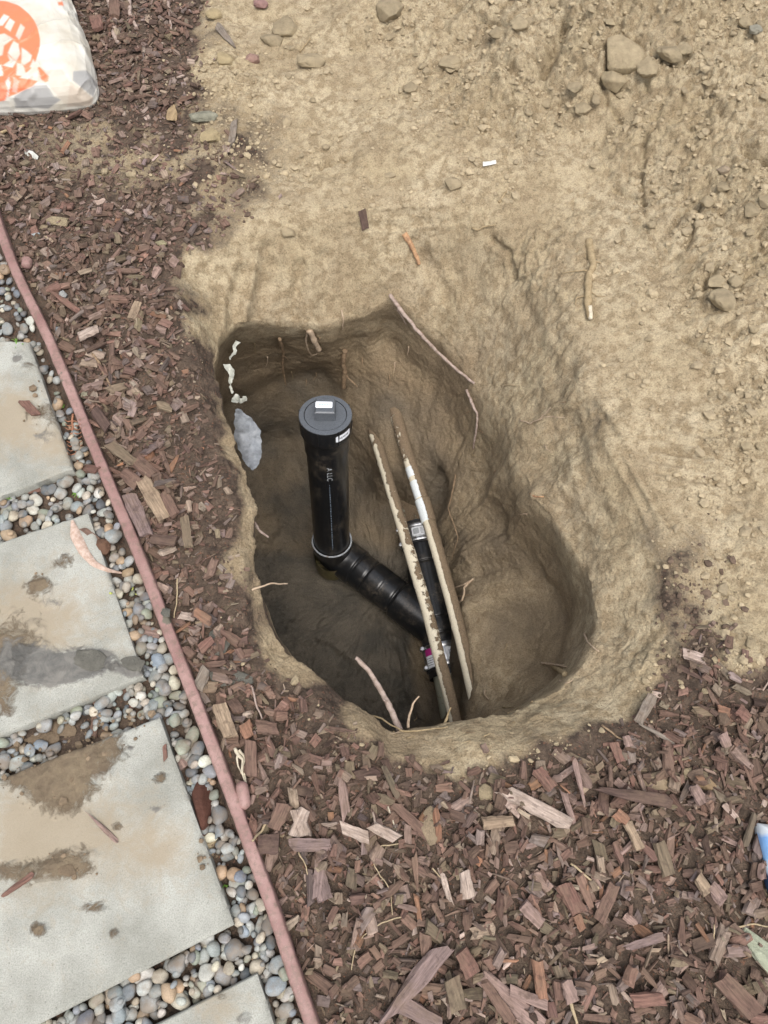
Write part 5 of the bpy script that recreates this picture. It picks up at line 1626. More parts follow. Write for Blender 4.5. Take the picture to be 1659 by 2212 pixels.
# old sewer pipe running out of both ends
def mud_field(base, fr=30, sd=0, amp=.0):
    return lambda c: np.clip(base + 0 * c[:, 0], 0, 1)
o1 = tube(smooth_line([line[6], pz(880, 1095, -.86), pz(862, 1035, -.86), pz(846, 985, -.86)], 60), .0545, 48, True, 'old_pipe', M_OLD)
add_part('old_pipe', with_mud(o1, lambda c: .62 + .35 * sstep(1100, 1060, project(c)[1])), drain, 'old pale pipe caked with mud')
o2 = tube(smooth_line([line[-16], pz(975, 1490, -.87), pz(986, 1550, -.88), pz(998, 1620, -.88)], 50), .0475, 48, True, 'old_pipe', M_OLD)
add_part('old_pipe', with_mud(o2, lambda c: .30 + .0 * c[:, 0]), drain, 'old pale green pipe')

# ------------------------------------------------------------ two water pipes above it
def water_pipe(pts, r, mat, label, mudf, extra=None):
    w = np.array([P(*p_) for p_ in pts]); ln = smooth_line(w, 200, 12)
    t = thing('water_pipe', Vector(ln[100].tolist()), label, 'pipe', None)
    def rf(R, tt, a):
        return R
    me = tube(ln, r, 40, True, 'pipe', mat)
    n_ = len(me.vertices); co = np.zeros(n_ * 3); me.vertices.foreach_get('co', co); co = co.reshape(-1, 3)
    kk = np.clip(np.arange(n_) // 40, 0, 199)
    nrm = (co - ln[kk]) / r
    mud = mudf(co, nrm)
    # mud cake has thickness
    th = sstep(.45, .6, mud + 1.2 * (fbm(co, 30, 3, 44)) * .5) * (.0005 + .0010 * np.clip(fbm(co, 45, 3, 47) + .4, 0, 1.5))
    co = co + nrm * th[:, None] * (np.linalg.norm(nrm, axis=1)[:, None] > .5)
    me.vertices.foreach_set('co', co.ravel())
    set_attr(me, 'mud', mud)
    add_part('pipe_body', me, t)
    return t, ln
mdir = np.array([.72, .25, .65]); mdir /= np.linalg.norm(mdir)
def mud_left(c, n_):
    u, v = project(c)
    d = n_ @ mdir
    top = sstep(1190, 1000, v)
    m_ = .22 + .50 * sstep(.10, .80, d) * (.62 + .5 * top) + .55 * sstep(945, 925, v)
    m_ += .55 * sstep(1412, 1450, v) * sstep(-.2, .5, d) + .12 * top
    return np.clip(m_, 0, 1)
wl, lnl = water_pipe([(794, 880, -.68), (806, 930, -.67), (826, 994, -.66), (842, 1050, -.655), (866, 1129, -.65), (897, 1233, -.63), (921, 1311, -.62), (947, 1415, -.61), (961, 1467, -.60), (977, 1530, -.60), (990, 1590, -.62)], .0170, M_PVC,
           'cream plastic water pipe flecked with mud, crossing over the black branch, left of its twin', mud_left)
def mud_right(c, n_):
    u, v = project(c)
    d = n_ @ mdir
    m_ = .14 + .90 * sstep(.34, .66, d) + .45 * sstep(1010, 990, v)
    return np.clip(m_, 0, 1)
wr, lnr = water_pipe([(852, 885, -.59), (872, 955, -.605), (895, 1030, -.62), (917, 1095, -.63), (949, 1204, -.63), (974, 1293, -.62), (998, 1385, -.61), (1014, 1455, -.61), (1030, 1525, -.62)], .0190, M_PVC,
           'plastic water pipe with white joints, right one, its right side buried in dirt', mud_right)
pl_u, pl_v = project(lnr)
def sleeve(v0, v1, r0, r1, name):
    k0, k1 = int(np.argmin(np.abs(pl_v - v0))), int(np.argmin(np.abs(pl_v - v1)))
    seg = lnr[k0:k1 + 1]; m_ = len(seg)
    ln2 = resample(seg, 40); rr_ = np.linspace(r0, r1, 40); rr_[0] *= .93; rr_[-1] *= .93
    me = tube(ln2, rr_, 40, True, name, M_PVCW)
    n_ = len(me.vertices); co = np.zeros(n_ * 3); me.vertices.foreach_get('co', co); co = co.reshape(-1, 3)
    kk = np.clip(np.arange(n_) // 40, 0, 39); nrm = (co - ln2[kk]) / r1
    set_attr(me, 'mud', np.clip(.05 + .85 * sstep(.30, .8, nrm @ mdir), 0, 1))
    add_part(name, me, wr)
sleeve(1078, 1128, .0236, .0232, 'coupling')
sleeve(1038, 1077, .0204, .0208, 'reducer')
sleeve(1010, 1030, .0202, .0202, 'collar')

# ------------------------------------------------------------ roots, twigs, threads
def root(pts, wpx, mat, label, name='root', cat='root', group=None, twigs=(), lift=0.0, parent=None, taper=.5, knots=.18, nseg=8):
    """pts: (px, py) lying on the ground, or (px, py, lift in metres towards the camera)"""
    W = []
    for p_ in pts:
        if len(p_) == 4:
            W.append(P(p_[0], p_[1], p_[3])); continue
        lf = p_[2] if len(p_) > 2 else lift
        h, n_, d = hit(p_[0], p_[1])
        dirv = Vector(ray(p_[0], p_[1])).normalized()
        W.append(to_np(h - dirv * lf))
    dm = np.linalg.norm(W[0] - CAMP)
    L = sum(np.linalg.norm(W[i_ + 1] - W[i_]) for i_ in range(len(W) - 1))
    n_ = int(np.clip(L / .004, 10, 90))
    ln = smooth_line(W, n_, 2)
    ln = ln + 0.0015 * np.stack([fbm(ln, 60, 2, 5), fbm(ln, 60, 2, 6), fbm(ln, 60, 2, 7)], 1)
    r = (wpx + .8) / 2 / F * dm
    rad = r * (1 - taper * np.linspace(0, 1, n_)) * (1 + knots * fbm(ln, 70, 2, 9))
    me = tube(ln, rad, nseg, True, name, mat)
    if parent is not None: return add_part(name, me, parent)
    c = ln[0]
    if twigs:
        t = thing(name, Vector(c.tolist()), label, cat, group)
        add_part('stem', me, t)
        for tp, tw in twigs: root(tp, tw, mat, None, 'twig', parent=t, lift=lift)
        return t
    return add_thing_mesh(name, me, c.tolist(), label, cat, group)
RG = 'roots cut off by the digging'
root([(842,637,.015),(870,675,.05),(905,718,.07),(945,760,.06),(985,797,.03),(1024,828,.004)], 8, M_RPINK, 'long pinkish root spanning the upper right corner of the hole', group=RG, twigs=[([(858,668,.04),(872,690,.03),(878,702,.02)],2)], taper=.35)
root([(1008,842,.01),(1018,868,.02),(1031,893,.02),(1030,925,.02),(1022,968,.015)], 6, M_RPINK, 'root hanging on the right wall below the long pinkish root', group=RG)
root([(873,505,.004),(884,522,.006),(896,545,.008),(906,572,.01)], 12, M_RORANGE, 'short stripped orange root stub on the smooth back rim', group=RG, taper=.45)
root([(668,712,.0),(676,730,.03),(689,756,.05)], 13, M_RPALE, 'thick pale root stub poking out of the back wall', group=RG, taper=.2)
root([(664,716,.01),(661,735,.03),(666,758,.04),(674,768,.04),(684,764,.04)], 4, M_RPALE, 'thin curled root left of the thick pale stub', group=RG)
root([(604,732,.02),(612,760,.035),(610,790,.04),(617,832,.04)], 7, M_RBROWN, 'brown root hanging down the back wall at the left', group=RG, twigs=[([(611,765,.02),(624,778,.02)],2)])
root([(745,758,.03),(741,785,.04),(745,800,.05),(742,838,.05)], 10, M_RBROWN, 'brown forked root hanging above the capped pipe', group=RG, twigs=[([(745,808,.05),(757,822,.055),(773,836,.055)],4),([(740,780,.02),(731,788,.02)],2)], taper=.1)
root([(864,1580,0,-.10),(848,1542,0,-.11),(828,1500,0,-.12),(806,1463,0,-.12),(789,1440,0,-.11),(768,1420,0,-.10)], 14, M_RPINK, 'thick pale root sticking up out of the near rim', group=RG, twigs=[([(838,1520,0,-.115),(829,1512,0,-.10)],5)], taper=.35)
root([(881,1572,0,-.09),(885,1540,0,-.10),(893,1518,0,-.09),(906,1503,0,-.08)], 6, M_RPALE, 'thin crooked root right of the thick pale root on the near rim', group=RG)
root([(960,1566,0,-.09),(966,1548,0,-.09),(968,1540,0,-.08),(974,1528,0,-.07)], 5, M_RTAN, 'tiny root tuft at the near rim, below the white pipe ends', group=RG)
root([(794,1544,0,-.10),(820,1550,0,-.09),(846,1566,0,-.07),(872,1580,0,-.06)], 4, M_RTAN, 'thin root lying along the near rim at the left of the thick one', group=RG)
root([(862,1578,.006),(900,1580,.01),(940,1574,.008),(968,1570,.006)], 3.5, M_RTAN, 'frayed root lying on the near rim to the right', group=RG, twigs=[([(890,1579,.01),(902,1570,.01)],2),([(850,1580,.006),(858,1590,.006)],2)])
root([(523,1287,0,-.02),(550,1272,0,-.02),(585,1261,0,-.02),(620,1261,0,-.05)], 4.5, M_RPALE, 'thin arching root over the left rim, lower part', group=RG)
root([(1020,1252,.01),(1004,1262,.04),(975,1272,.03),(948,1285,.015),(950,1296,.01)], 3, M_RPALE, 'thin root draped across the right water pipe', group=RG)
root([(1022,1250,.012),(1003,1268,.03),(1002,1283,.035),(998,1296,.03),(975,1316,.01)], 4, M_RPALE, 'crooked root forming a loop beside the right water pipe', group=RG)
root([(962,1283,.01),(990,1288,.03),(1020,1284,.01)], 2.2, M_RBROWN, 'hair-thin root under the crooked looped root', group=RG)
root([(1272,520,.004),(1276,548,.008),(1283,572,.008),(1273,590,.008),(1270,630,.008),(1270,662,.008),(1276,688,.008)], 14, M_RTAN, 'knobby root branch lying on the dirt right of the hole', group=RG, taper=.1, knots=.3,
     twigs=[([(1270,585,.006),(1240,586,.004),(1215,590,.004)],3),([(1272,625,.006),(1290,640,.004),(1308,640,.004)],2.5),([(1266,640,.006),(1245,642,.004),(1242,658,.004)],4),([(1284,565,.006),(1300,568,.006)],3)])
root([(1274,662,.012),(1277,690,.012)], 9, M_CUT, 'freshly split white end of the knobby root branch', name='wood_split', cat='split wood', taper=.1, knots=.05)
root([(1020,493,.004),(1030,498,.004),(1045,490,.006),(1070,486,.006)], 4, M_RTAN, 'small wavy tan root behind the hole', group=RG)
root([(1122,908,.004),(1145,914,.006),(1165,906,.012),(1190,880,.016)], 2.5, M_RPALE, 'thin branching rootlet on the right slope', group=RG, twigs=[([(1145,914,.006),(1180,900,.01),(1220,902,.008)],2)])
root([(1170,1432,.02),(1190,1434,.03),(1222,1440,.02)], 4.5, M_RPALE, 'thin rootlet inside the hole at the lower right', group=RG)
root([(1195,1438,.004),(1210,1448,.012),(1222,1458,.02)], 11, M_RTAN, 'short flat twig stub below the thin rootlet, lower right', group=RG, taper=.1)
root([(1262,1370,.01),(1270,1388,.012),(1282,1398,.01),(1293,1407,.006)], 4, M_RPALE, 'small pale root on the inner lip at the right', group=RG)
root([(1210,1470,.004),(1225,1476,.008),(1238,1468,.008)], 3, M_RPALE, 'tiny curved root near the rim at the lower right', group=RG)
root([(1048,1490,.008),(1046,1500,.012),(1056,1510,.01)], 3, M_RPALE, 'tiny hooked root in the near wall', group=RG)
root([(1098,1542,.004),(1120,1530,.012),(1150,1516,.012)], 4, M_RTAN, 'split tan root on the near rim at the right', group=RG, twigs=[([(1085,1528,.004),(1110,1528,.008)],2.5)])
root([(549,1128,0,-.06),(556,1142,0,-.08),(568,1151,0,-.09),(579,1160,0,-.10)], 7, M_RPINK, 'reddish root stub on the left rim beside the black pipe', group=RG)
root([(1145,1066,.004),(1158,1074,.006),(1175,1073,.006)], 4, M_RORANGE, 'short orange root piece on the right slope', group=RG)
root([(1090,832,.004),(1104,831,.008),(1120,834,.008)], 3, M_STRAW, 'straw-coloured rootlet right of the long pinkish root', group=RG)
root([(984,1025,.01),(978,1060,.02),(968,1100,.02),(990,1160,.02),(975,1210,.02)], 2.5, M_RBROWN, 'thin brown root snaking down the wall beside the right pipe', group=RG)
root([(738,670,.004),(742,690,.015),(740,712,.02)], 3, M_RPALE, 'hair root high on the back wall', group=RG)
root([(648,112,.003),(662,95,.006),(671,82,.008)], 3, M_RTAN, 'pale curved rootlet on the upper dirt', group=RG)
root([(1078,437,.003),(1095,412,.004)], 5, M_RTAN, 'faint tan root stub in the trodden dirt behind the hole', group=RG)
root([(1300,1565,.004),(1330,1590,.006),(1370,1612,.004)], 4, M_RBROWN, 'grey brown stick at the hole edge among chips', name='twig', cat='twig')
hair = []
for k_ in range(34):
    z_ = k_ % 3
    if z_ == 0: u, v, wh, dx, dy = rnd.uniform(540, 960), rnd.uniform(690, 850), 'in the back wall of the hole', rnd.uniform(-8, 8), rnd.uniform(12, 30)
    elif z_ == 1: u, v, wh, dx, dy = rnd.uniform(1000, 1250), rnd.uniform(820, 1480), 'on the right wall of the hole', rnd.uniform(-22, 22), rnd.uniform(-6, 18)
    else: u, v, wh, dx, dy = rnd.uniform(800, 1220), rnd.uniform(1545, 1600), 'on the near rim of the hole', rnd.uniform(-26, 26), rnd.uniform(-14, 6)
    o = root([(u, v, .002), (u + dx * .4 + rnd.uniform(-4, 4), v + dy * .5, .012), (u + dx, v + dy, .018)], rnd.uniform(1.2, 2.6), rnd.choice([M_RPALE, M_RTAN, M_RBROWN]), f'hair-thin rootlet {wh}', group=RG, taper=.7)
    hair.append((o, u))
unique_labels(hair)
TG = 'dry threads in the mulch'
def thread(pts, w_, lab, mat=M_STRAW):
    return root([(a, b, .012) for a, b in pts], w_, mat, lab, name='dry_thread', cat='dry thread', group=TG, taper=.3, knots=.05, nseg=6)
thread([R7(410,535), R7(340,545), R7(318,600), R7(345,650), R7(380,700), R7(383,780)], 2, 'long looping dry thread in the left of the lower mulch')
thread([R7(412,785), R7(350,805), R7(290,845), R7(255,900), R7(245,965)], 2, 'thin dry thread curving below the looping one')
thread([R7(65,565), R7(90,610), R7(103,672)], 2, 'short dry thread near the edging')
thread([R7(1478,810), R7(1472,860), R7(1478,915)], 2, 'thin upright dry thread at the right')
thread([R7(1550,822), R7(1600,808), R7(1659,818)], 3, 'pale arching dry stem at the right frame edge')
thread([R7(370,410), R7(382,450), R7(396,492)], 3, 'white straight straw near the left rim chips', M_CUT)
thread([R7(520,620), R7(545,650), R7(556,664)], 2.5, 'short pale straw in the lower mulch middle')
thread([R7(985,1075), R7(1000,1110), R7(1010,1149)], 6, 'frayed tan fibre at the bottom frame edge')
thread([R7(1030,640), R7(1065,665), R7(1085,690)], 4, 'curled white fibre among red chips')
thread([R7(990,605), R7(1035,640), R7(1015,670)], 4, 'greyish curved fibre left of the curled white one')
thread([R7(1605,430), R7(1612,470)], 3, 'forked straw above the blue package')
thread([R6(1350,790), R6(1310,860), R6(1270,905)], 5, 'bundle of tan straws beside the lower edging')
thread([R6(1500,970), R6(1530,1010), R6(1555,1110)], 2, 'dry thread right of the thick bark cube')
thread([R6(1265,130), R6(1290,230), R6(1315,295)], 4, 'thin reddish twig below the grey mud', M_RPINK)
thread([R5(570,140), R5(620,210), R5(690,360)], 5, 'dark thin twig pointing down in the left mulch', M_RBROWN)
thread([R5(1105,1545), R5(1100,1680), R5(1085,1790)], 2.5, 'pale dry stem upright between edging and hole')
thread([R1(0,575), R1(60,555), R1(105,540)], 5, 'dry curved stem at the left frame edge below the bag', M_RTAN)
thread([R1(470,0), R1(500,90), R1(490,150), R1(510,185)], 9, 'thick brown twig at the top, right of the bag', M_RPINK)
thread([R1(560,0), R1(560,60), R1(590,120)], 7, 'second brown twig at the top', M_RPINK)
thread([R1(725,10), R1(735,70), R1(740,130)], 5, 'upright thin twig at the top near the dirt', M_RPINK)
# shredded white leaf and sprouts
lf = thing('shredded_leaf', hit(*R6(1215, 520))[0], 'shredded whitish dry leaf beside the lower part of the edging', 'dry leaf')
for pts_, w_ in (([R6(1178,438), R6(1195,480), R6(1222,500), R6(1215,560), R6(1240,630)], 7), ([R6(1200,450), R6(1228,490), R6(1222,540), R6(1245,660)], 5), ([R6(1192,470), R6(1190,520), R6(1218,575)], 4)):
    root([(a, b, .012) for a, b in pts_], w_, M_CUT, None, 'strand', parent=lf, taper=.6)
def blade(pts, w_, label, mat, cat='sprout', name='sprout'):
    return root([(a, b, .006) for a, b in pts], w_, mat, label, name=name, cat=cat, taper=.7, knots=.05, nseg=6)
M_YG = plain('yellow_green_blade', (.42, .45, .12, 1), .6)
blade([R6(1240,1550), R6(1258,1565), R6(1320,1562), R6(1385,1570)], 4, 'yellow green grass blade lying on pebbles near the bottom', M_YG)
blade([R5(680,1635), R5(740,1655), R5(770,1640)], 4, 'yellow sprout between pebbles and the mud-smeared slab', M_YG)
blade([R5(830,1600), R5(815,1630), R5(870,1655)], 3, 'yellowish curled blade on a grey pebble', M_YG)
def tuft(u, v, n_, hpx, label):
    t = thing('grass_tuft', hit(u, v)[0], label, 'grass tuft')
    for _ in range(n_):
        a = rnd.uniform(0, 6.28)
        root([(u, v, .002), (u + math.cos(a) * hpx * .4, v - abs(math.sin(a)) * hpx * .4 - 1, .008), (u + math.cos(a) * hpx, v + math.sin(a) * hpx * .7, .010)], 1.8, M_GREEN, None, 'blade', parent=t, taper=.7, nseg=5, knots=.05)
tuft(*R6(1138, 1138), 7, 8, 'small green sprout at the right edge of the large slab')
tuft(*R5(480, 1020), 9, 12, 'green sprout among pebbles between the two far slabs')
tuft(*R5(60, 1055), 6, 9, 'tiny green tuft under the edge of the farthest slab')
tuft(*R5(100, 80), 8, 16, 'green grass tuft at the corner of the farthest slab')
tuft(*R5(380, 470), 6, 8, 'faint green moss sprouts right of the farthest slab')
# husk: curled pale sheath across slab corner
def ribbon(pts, widths, mat, label, name, cat, curl=.4, lift=.006, parent=None, z=None, crumple=.0, nw=7, seed=0):
    W = []
    for p_ in pts:
        if z is not None or len(p_) > 2: W.append(P(p_[0], p_[1], p_[2] if len(p_) > 2 else z))
        else:
            h, n_, d = hit(p_[0], p_[1]); W.append(to_np(h) + np.array([0, 0, lift]))
    W = np.array(W); n_ = 50
    ln = smooth_line(W, n_, 2); wd = np.interp(np.linspace(0, 1, n_), np.linspace(0, 1, len(widths)), widths)
    _, T, _, _ = frames(ln)
    cv = (CAMP - ln); cv /= np.linalg.norm(cv, axis=1)[:, None]
    S = np.cross(T, cv); S /= np.linalg.norm(S, axis=1)[:, None]
    dm = np.linalg.norm(ln - CAMP, axis=1)
    V = []
    for k_ in range(nw):
        s_ = k_ / (nw - 1) * 2 - 1
        V.append(ln + S * (s_ * wd / 2 / F * dm)[:, None] + cv * ((-curl * s_ * s_) * wd / 2 / F * dm)[:, None])
    V = np.stack(V, 1).reshape(-1, 3)
    if crumple: V = V + crumple * np.stack([fbm(V, 40, 3, 5 + seed), fbm(V, 40, 3, 6 + seed), fbm(V, 40, 3, 7 + seed)], 1)
    i, j = np.meshgrid(np.arange(n_ - 1), np.arange(nw - 1), indexing='ij')
    q = np.stack([i * nw + j, i * nw + j + 1, (i + 1) * nw + j + 1, (i + 1) * nw + j], -1).reshape(-1, 4)
    me = mesh_np(name, V, q, mat, True)
    if parent is not None: return add_part(name, me, parent)
    return add_thing_mesh(name, me, ln[n_ // 2].tolist(), label, cat)
M_HUSK = mat_root('dry_husk', (.52, .40, .33, 1), (.36, .25, .19, 1))
ribbon([R5(455,1190), R5(480,1290), R5(530,1390), R5(590,1460), R5(670,1500), R5(775,1520)], [5, 22, 20, 14, 9, 2], M_HUSK, 'curled pale pink dry husk lying across the slab corner and pebbles', 'dry_husk', 'dry husk', .5, .006)
# brown frond
fr_ = thing('dry_frond', hit(*R5(455, 700))[0], 'rust brown dry conifer frond beside the farthest slab', 'dry frond')
M_FR = plain('rust_frond', (.30, .14, .08, 1), .8)
root([(a, b, .012) for a, b in (R5(452,520), R5(450,620), R5(462,720), R5(492,850))], 4, M_FR, None, 'stem', parent=fr_)
for k_ in range(9):
    y0 = 560 + k_ * 26; x0 = 450 + k_ * 2.5
    for s_ in (-1, 1):
        root([R5(x0, y0) + (.012,), R5(x0 + s_ * 28, y0 + 12) + (.014,), R5(x0 + s_ * 50, y0 - 4) + (.012,)], 2.2, M_FR, None, 'leaflet', parent=fr_, nseg=5)

# torn white sheet on the left wall
def mat_film(name, col, tr):
    s = MT(name, .35, .4)
    n_ = s.noise(60, 5, .65, s.pos())
    c = s.mix(s.ramp(n_.outputs[0], [(.35, 0.0), (.65, 1.0)]), col, tuple(q * .62 for q in col[:3]) + (1,))
    s.b.inputs['Transmission Weight'].default_value = 0
    tn = s.t.nodes.new('ShaderNodeBsdfTranslucent'); s.l(c, tn.inputs['Color'])
    mx = s.t.nodes.new('ShaderNodeMixShader'); mx.inputs[0].default_value = tr
    s.l(s.b.outputs[0], mx.inputs[1]); s.l(tn.outputs[0], mx.inputs[2]); s.l(mx.outputs[0], s.out.inputs[0])
    return s.fin(c, s.bump(n_.outputs[0], .004, .8))
M_FILM = mat_film('torn_plastic_film', (.34, .36, .38, 1), .25)
M_RAG = mat_film('torn_white_fringe', (.50, .50, .42, 1), .15)
film = thing('plastic_sheet', Vector(P(530, 950, -.15).tolist()), 'torn white plastic sheet hanging from the left wall of the hole', 'plastic sheet')
R8 = lambda x, y: (438.9 + .1488 * x, 713.2 + .1488 * y)
ribbon([R8(500,1150) + (-.07,), R8(560,1280) + (-.10,), R8(630,1450) + (-.13,), R8(680,1650) + (-.15,), R8(710,1850) + (-.15,), R8(725,2050) + (-.14,)], [12, 36, 54, 50, 34, 3], M_FILM, None, 'hanging_sheet', None, .25, parent=film, crumple=.0045, nw=14, seed=3)
ribbon([R8(500,160) + (-.085,), R8(455,260) + (-.08,), R8(435,330) + (-.075,), R8(400,420) + (-.07,)], [9, 6, 9, 3], M_RAG, None, 'torn_edge', None, .2, parent=film, crumple=.006, nw=6, seed=9)
ribbon([R8(350,510) + (-.055,), R8(385,600) + (-.06,), R8(385,720) + (-.065,), R8(410,800) + (-.07,), R8(440,920) + (-.075,)], [16, 14, 9, 5, 6], M_RAG, None, 'torn_edge', None, .3, parent=film, crumple=.006, nw=6, seed=12)
ribbon([R8(450,1060) + (-.06,), R8(490,980) + (-.07,), R8(560,1010) + (-.09,), R8(615,1000) + (-.10,)], [12, 16, 9, 7], M_RAG, None, 'torn_edge', None, .3, parent=film, crumple=.007, nw=6, seed=15)

# ------------------------------------------------------------ small bits
ribbon([R2(425,722), R2(455,718), R2(482,712)], [8, 7, 7], plain('dull_white_scrap', (.55, .55, .52, 1), .6), 'white plastic scrap on the crumbs behind the hole', 'white_scrap', 'scrap', -.3, .010)
ribbon([R1(108,660), R1(135,675), R1(168,690)], [6, 14, 6], plain('pale_flake', (.46, .46, .41, 1), .7), 'pale flake lying on the smeared mulch below the bag', 'pale_flake', 'flake', .3, .006)

# ------------------------------------------------------------ shopping bag
def mat_bag():
    s = MT('white_bag_plastic', .38, .4)
    a = s.attr('print'); p = s.pos()
    n_ = s.noise(30, 5, .6, p); n2_ = s.noise(9, 4, .6, p)
    w = s.mix(s.ramp(n2_.outputs[0], [(.4, 0.0), (.62, 1.0)]), (.68, .655, .58, 1), (.58, .53, .43, 1))
    sp_ = s.n('ShaderNodeSeparateColor'); s.l(a.outputs['Color'], sp_.inputs[0])
    c = s.mix(sp_.outputs[1], w, (.36, .35, .33, 1))          # goods pressed against the film
    c = s.mix(sp_.outputs[2], c, (.52, .44, .35, 1))
    c = s.mix(sp_.outputs[0], c, (.83, .215, .10, 1))
    tn = s.t.nodes.new('ShaderNodeBsdfTranslucent'); s.l(c, tn.inputs['Color'])
    mx = s.t.nodes.new('ShaderNodeMixShader'); mx.inputs[0].default_value = .15
    s.l(s.b.outputs[0], mx.inputs[1]); s.l(tn.outputs[0], mx.inputs[2]); s.l(mx.outputs[0], s.out.inputs[0])
    return s.fin(c, s.bump(n_.outputs[0], .002, .4))
def bag():
    outl = [(-260, 300), (-120, 268), (0, 252), (70, 250), (140, 246), (195, 240), (214, 226), (219, 205), (212, 170), (196, 125), (182, 85), (168, 45), (155, 5), (138, -50), (90, -140), (-40, -190), (-220, -160), (-330, 40), (-330, 220)]
    w = np.array([P(a, b, .0)[:2] for a, b in outl])
    w = np.concatenate([w, w[:1]])
    nt_, nr_ = 620, 300
    w = resample(w, nt_ + 1)[:-1]
    for _ in range(8): w = (np.roll(w, 1, 0) + 2 * w + np.roll(w, -1, 0)) / 4
    c = w.mean(0)
    prof = np.array([(.985, -.004), (1.0, .012), (1.0, .03), (.985, .048), (.955, .066), (.90, .082), (.8, .097), (.6, .112), (.35, .120), (0.004, .124)])
    tt = np.linspace(0, 1, nr_); seg = np.concatenate([[0], np.cumsum(np.hypot(np.diff(prof[:, 0]) * .3, np.diff(prof[:, 1])))]); seg /= seg[-1]
    pr_, pz_ = np.interp(tt, seg, prof[:, 0]), np.interp(tt, seg, prof[:, 1])
    V = np.zeros((nr_, nt_, 3))
    V[..., :2] = c + (w - c)[None] * pr_[:, None, None]; V[..., 2] = pz_[:, None]
    F_ = V.reshape(-1, 3)
    hN = np.clip(F_[:, 2] / .05, 0, 1)
    q = F_ * np.array([1, 1, 1.0]); ang = .9
    qs = np.stack([(q[:, 0] * math.cos(ang) + q[:, 1] * math.sin(ang)) * .35, -q[:, 0] * math.sin(ang) + q[:, 1] * math.cos(ang), q[:, 2]], 1)
    folds = 1 - np.abs(fbm(qs, 11, 3, 31)) * 2
    f2_ = 1 - np.abs(fbm(q, 14, 3, 37)) * 2
    d = .012 * fbm(q, 5, 2, 28) + (.0055) * np.clip(folds, -1, 1) ** 3 + .0012 * np.clip(f2_, -1, 1)
    F_[:, 2] += d * hN
    rad_ = F_[:, :2] - c; rad_ /= np.linalg.norm(rad_, axis=1)[:, None] + 1e-9
    F_[:, :2] += rad_ * (d * .9 * np.clip(F_[:, 2] / .02, 0, 1))[:, None]
    u, v = project(F_)
    X_ = u / .1488; Y_ = v / .1488          # coordinates of the enlarged corner
    un, vn = u + 1.2 * perlin(F_, 30, 3), v + 1.2 * perlin(F_, 30, 5)
    Xn, Yn = un / .1488, vn / .1488
    disc = sstep(-12, 12, 600 - np.hypot(Xn + 20, (Yn - 610)) ) * sstep(-10, 10, Yn + 40)
    ln_ = lambda *pl: sstep(-16, 12, poly_sd(Xn, Yn, pl))
    white = np.zeros(len(u))
    for pl in ([(70,400),(140,265),(215,320),(150,455)], [(225,515),(300,350),(360,400),(275,575)], [(-60,520),(60,490),(190,560),(60,660),(30,800),(-60,830)],
               [(200,600),(270,640),(290,780),(230,890),(110,770)], [(45,950),(180,980),(230,900),(110,800),(150,880)], [(320,690),(460,800),(440,880),(350,940),(310,920)],
               [(245,920),(330,930),(385,1110),(240,1090)], [(430,960),(480,860),(550,960),(520,1030)], [(80,1180),(130,1110),(150,1300),(110,1300)], [(200,1120),(275,1170),(240,1350),(170,1330)],
               [(-80,380),(60,210),(130,240),(40,370)], [(-80,1470),(100,1460),(70,1530),(-80,1580)], [(-60,960),(20,940),(40,1100),(-60,1110)]):
        white = np.maximum(white, ln_(*pl))
    pr = disc * (1 - white)
    pr = np.maximum(pr, ln_((545,980),(575,970),(710,1110),(700,1180),(650,1195),(590,1140)))
    pr = np.maximum(pr, ln_((240,1120),(540,1180),(470,1250),(240,1360),(120,1410),(160,1150)) * (1 - .5 * white))
    pr = np.maximum(pr, ln_((840,30),(900,25),(915,80),(850,70)))
    pr = np.maximum(pr, ln_((-80,1100),(60,1150),(110,1310),(80,1460),(-80,1480)) * .9)
    grey = np.maximum(ln_((200,1400),(480,1240),(680,1230),(780,1400),(880,1450),(700,1570),(230,1560)), ln_((1070,1030),(1260,1030),(1410,1220),(1350,1400),(1200,1290),(1060,1170)))
    tan = ln_((1010,1180),(1190,1290),(1350,1420),(1330,1530),(970,1550))
    tan = np.maximum(tan, .55 * ln_((560,1020),(900,1010),(1010,1180),(970,1540),(880,1440),(700,1230),(540,1190)))
    i, j = np.meshgrid(np.arange(nr_ - 1), np.arange(nt_), indexing='ij'); j2 = (j + 1) % nt_
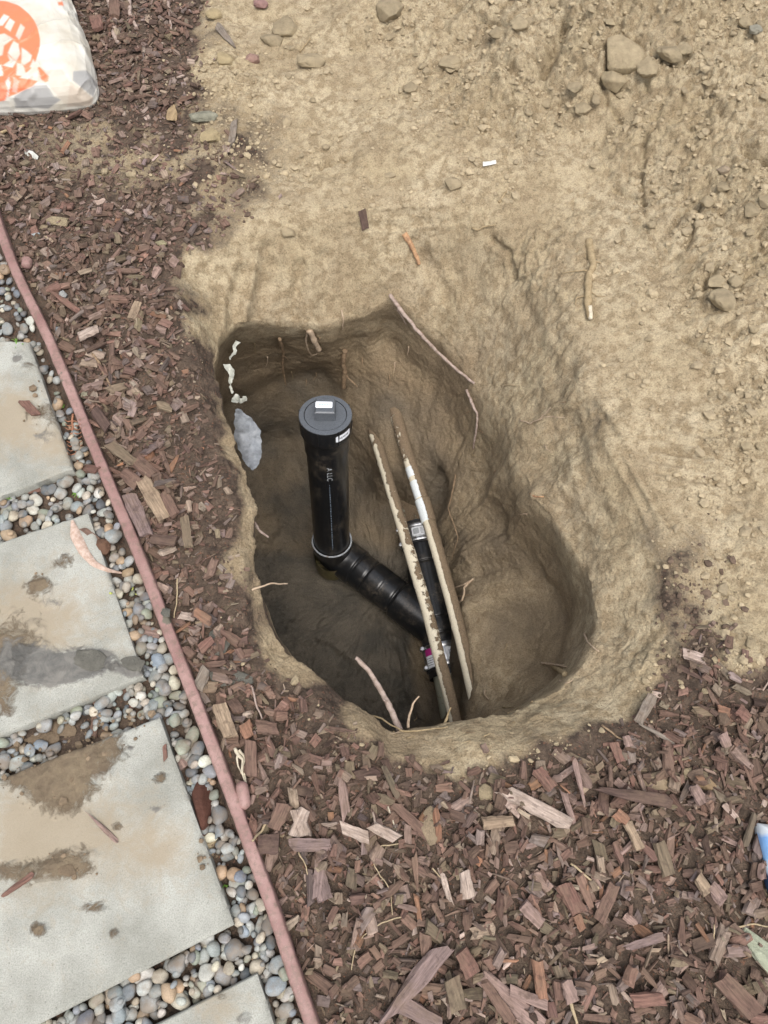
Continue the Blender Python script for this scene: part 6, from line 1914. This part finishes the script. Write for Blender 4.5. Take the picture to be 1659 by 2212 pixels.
    qd = np.stack([i * nt_ + j, i * nt_ + j2, (i + 1) * nt_ + j2, (i + 1) * nt_ + j], -1).reshape(-1, 4)
    me = mesh_np('shopping_bag', F_, qd, mat_bag(), True)
    set_attr(me, 'print', np.stack([pr, grey * (1 - pr), tan * (1 - pr)], 1), 'FLOAT_COLOR')
    add_thing_mesh('shopping_bag', me, (c[0], c[1], 0), 'white plastic shopping bag with orange round print, full of goods', 'plastic bag')
bag()
def package():
    outl = [(1636, 1778), (1700, 1786), (1765, 1800), (1800, 1990), (1740, 1996), (1690, 1990), (1664, 1915), (1650, 1850)]
    w = np.array([P(a, b, .028)[:2] for a, b in outl]); w = resample(np.concatenate([w, w[:1]]), 121)[:-1]; c = w.mean(0)
    V = []
    prof = [(.96, .006), (1.0, .028), (.985, .032), (.9, .044), (.7, .054), (.4, .058), (.01, .06)]
    for r_, z_ in prof: V.append(np.concatenate([c + (w - c) * r_, np.full((120, 1), z_)], 1))
    V = np.concatenate(V); V[:, 2] += .003 * fbm(V, 25, 3, 4)
    i, j = np.meshgrid(np.arange(len(prof) - 1), np.arange(120), indexing='ij'); j2 = (j + 1) % 120
    qd = np.stack([i * 120 + j, i * 120 + j2, (i + 1) * 120 + j2, (i + 1) * 120 + j], -1).reshape(-1, 4)
    s = MT('blue_white_film', .3, .5)
    a = s.attr('mud').outputs['Fac']
    n_ = s.noise(25, 3, .6, s.pos())
    f = s.math('ADD', a, s.math('MULTIPLY', s.math('SUBTRACT', n_.outputs[0], .5), .25))
    c_ = s.ramp(f, [(0.0, (.65, .68, .68, 1)), (.12, (.60, .66, .70, 1)), (.2, (.22, .42, .75, 1)), (.5, (.25, .48, .78, 1)), (.60, (.62, .74, .84, 1)), (.66, (.55, .70, .80, 1)), (.7, (.03, .07, .16, 1)), (1.0, (.05, .1, .2, 1))])
    me = mesh_np('package', V, qd, s.fin(c_, s.bump(n_.outputs[0], .004, .4)), True)
    u, v = project(V); set_attr(me, 'mud', np.clip((v - 1775) / 160, 0, 1))
    add_thing_mesh('package', me, (c[0], c[1], 0), 'blue and white plastic package cut by the right frame edge', 'package')
package()
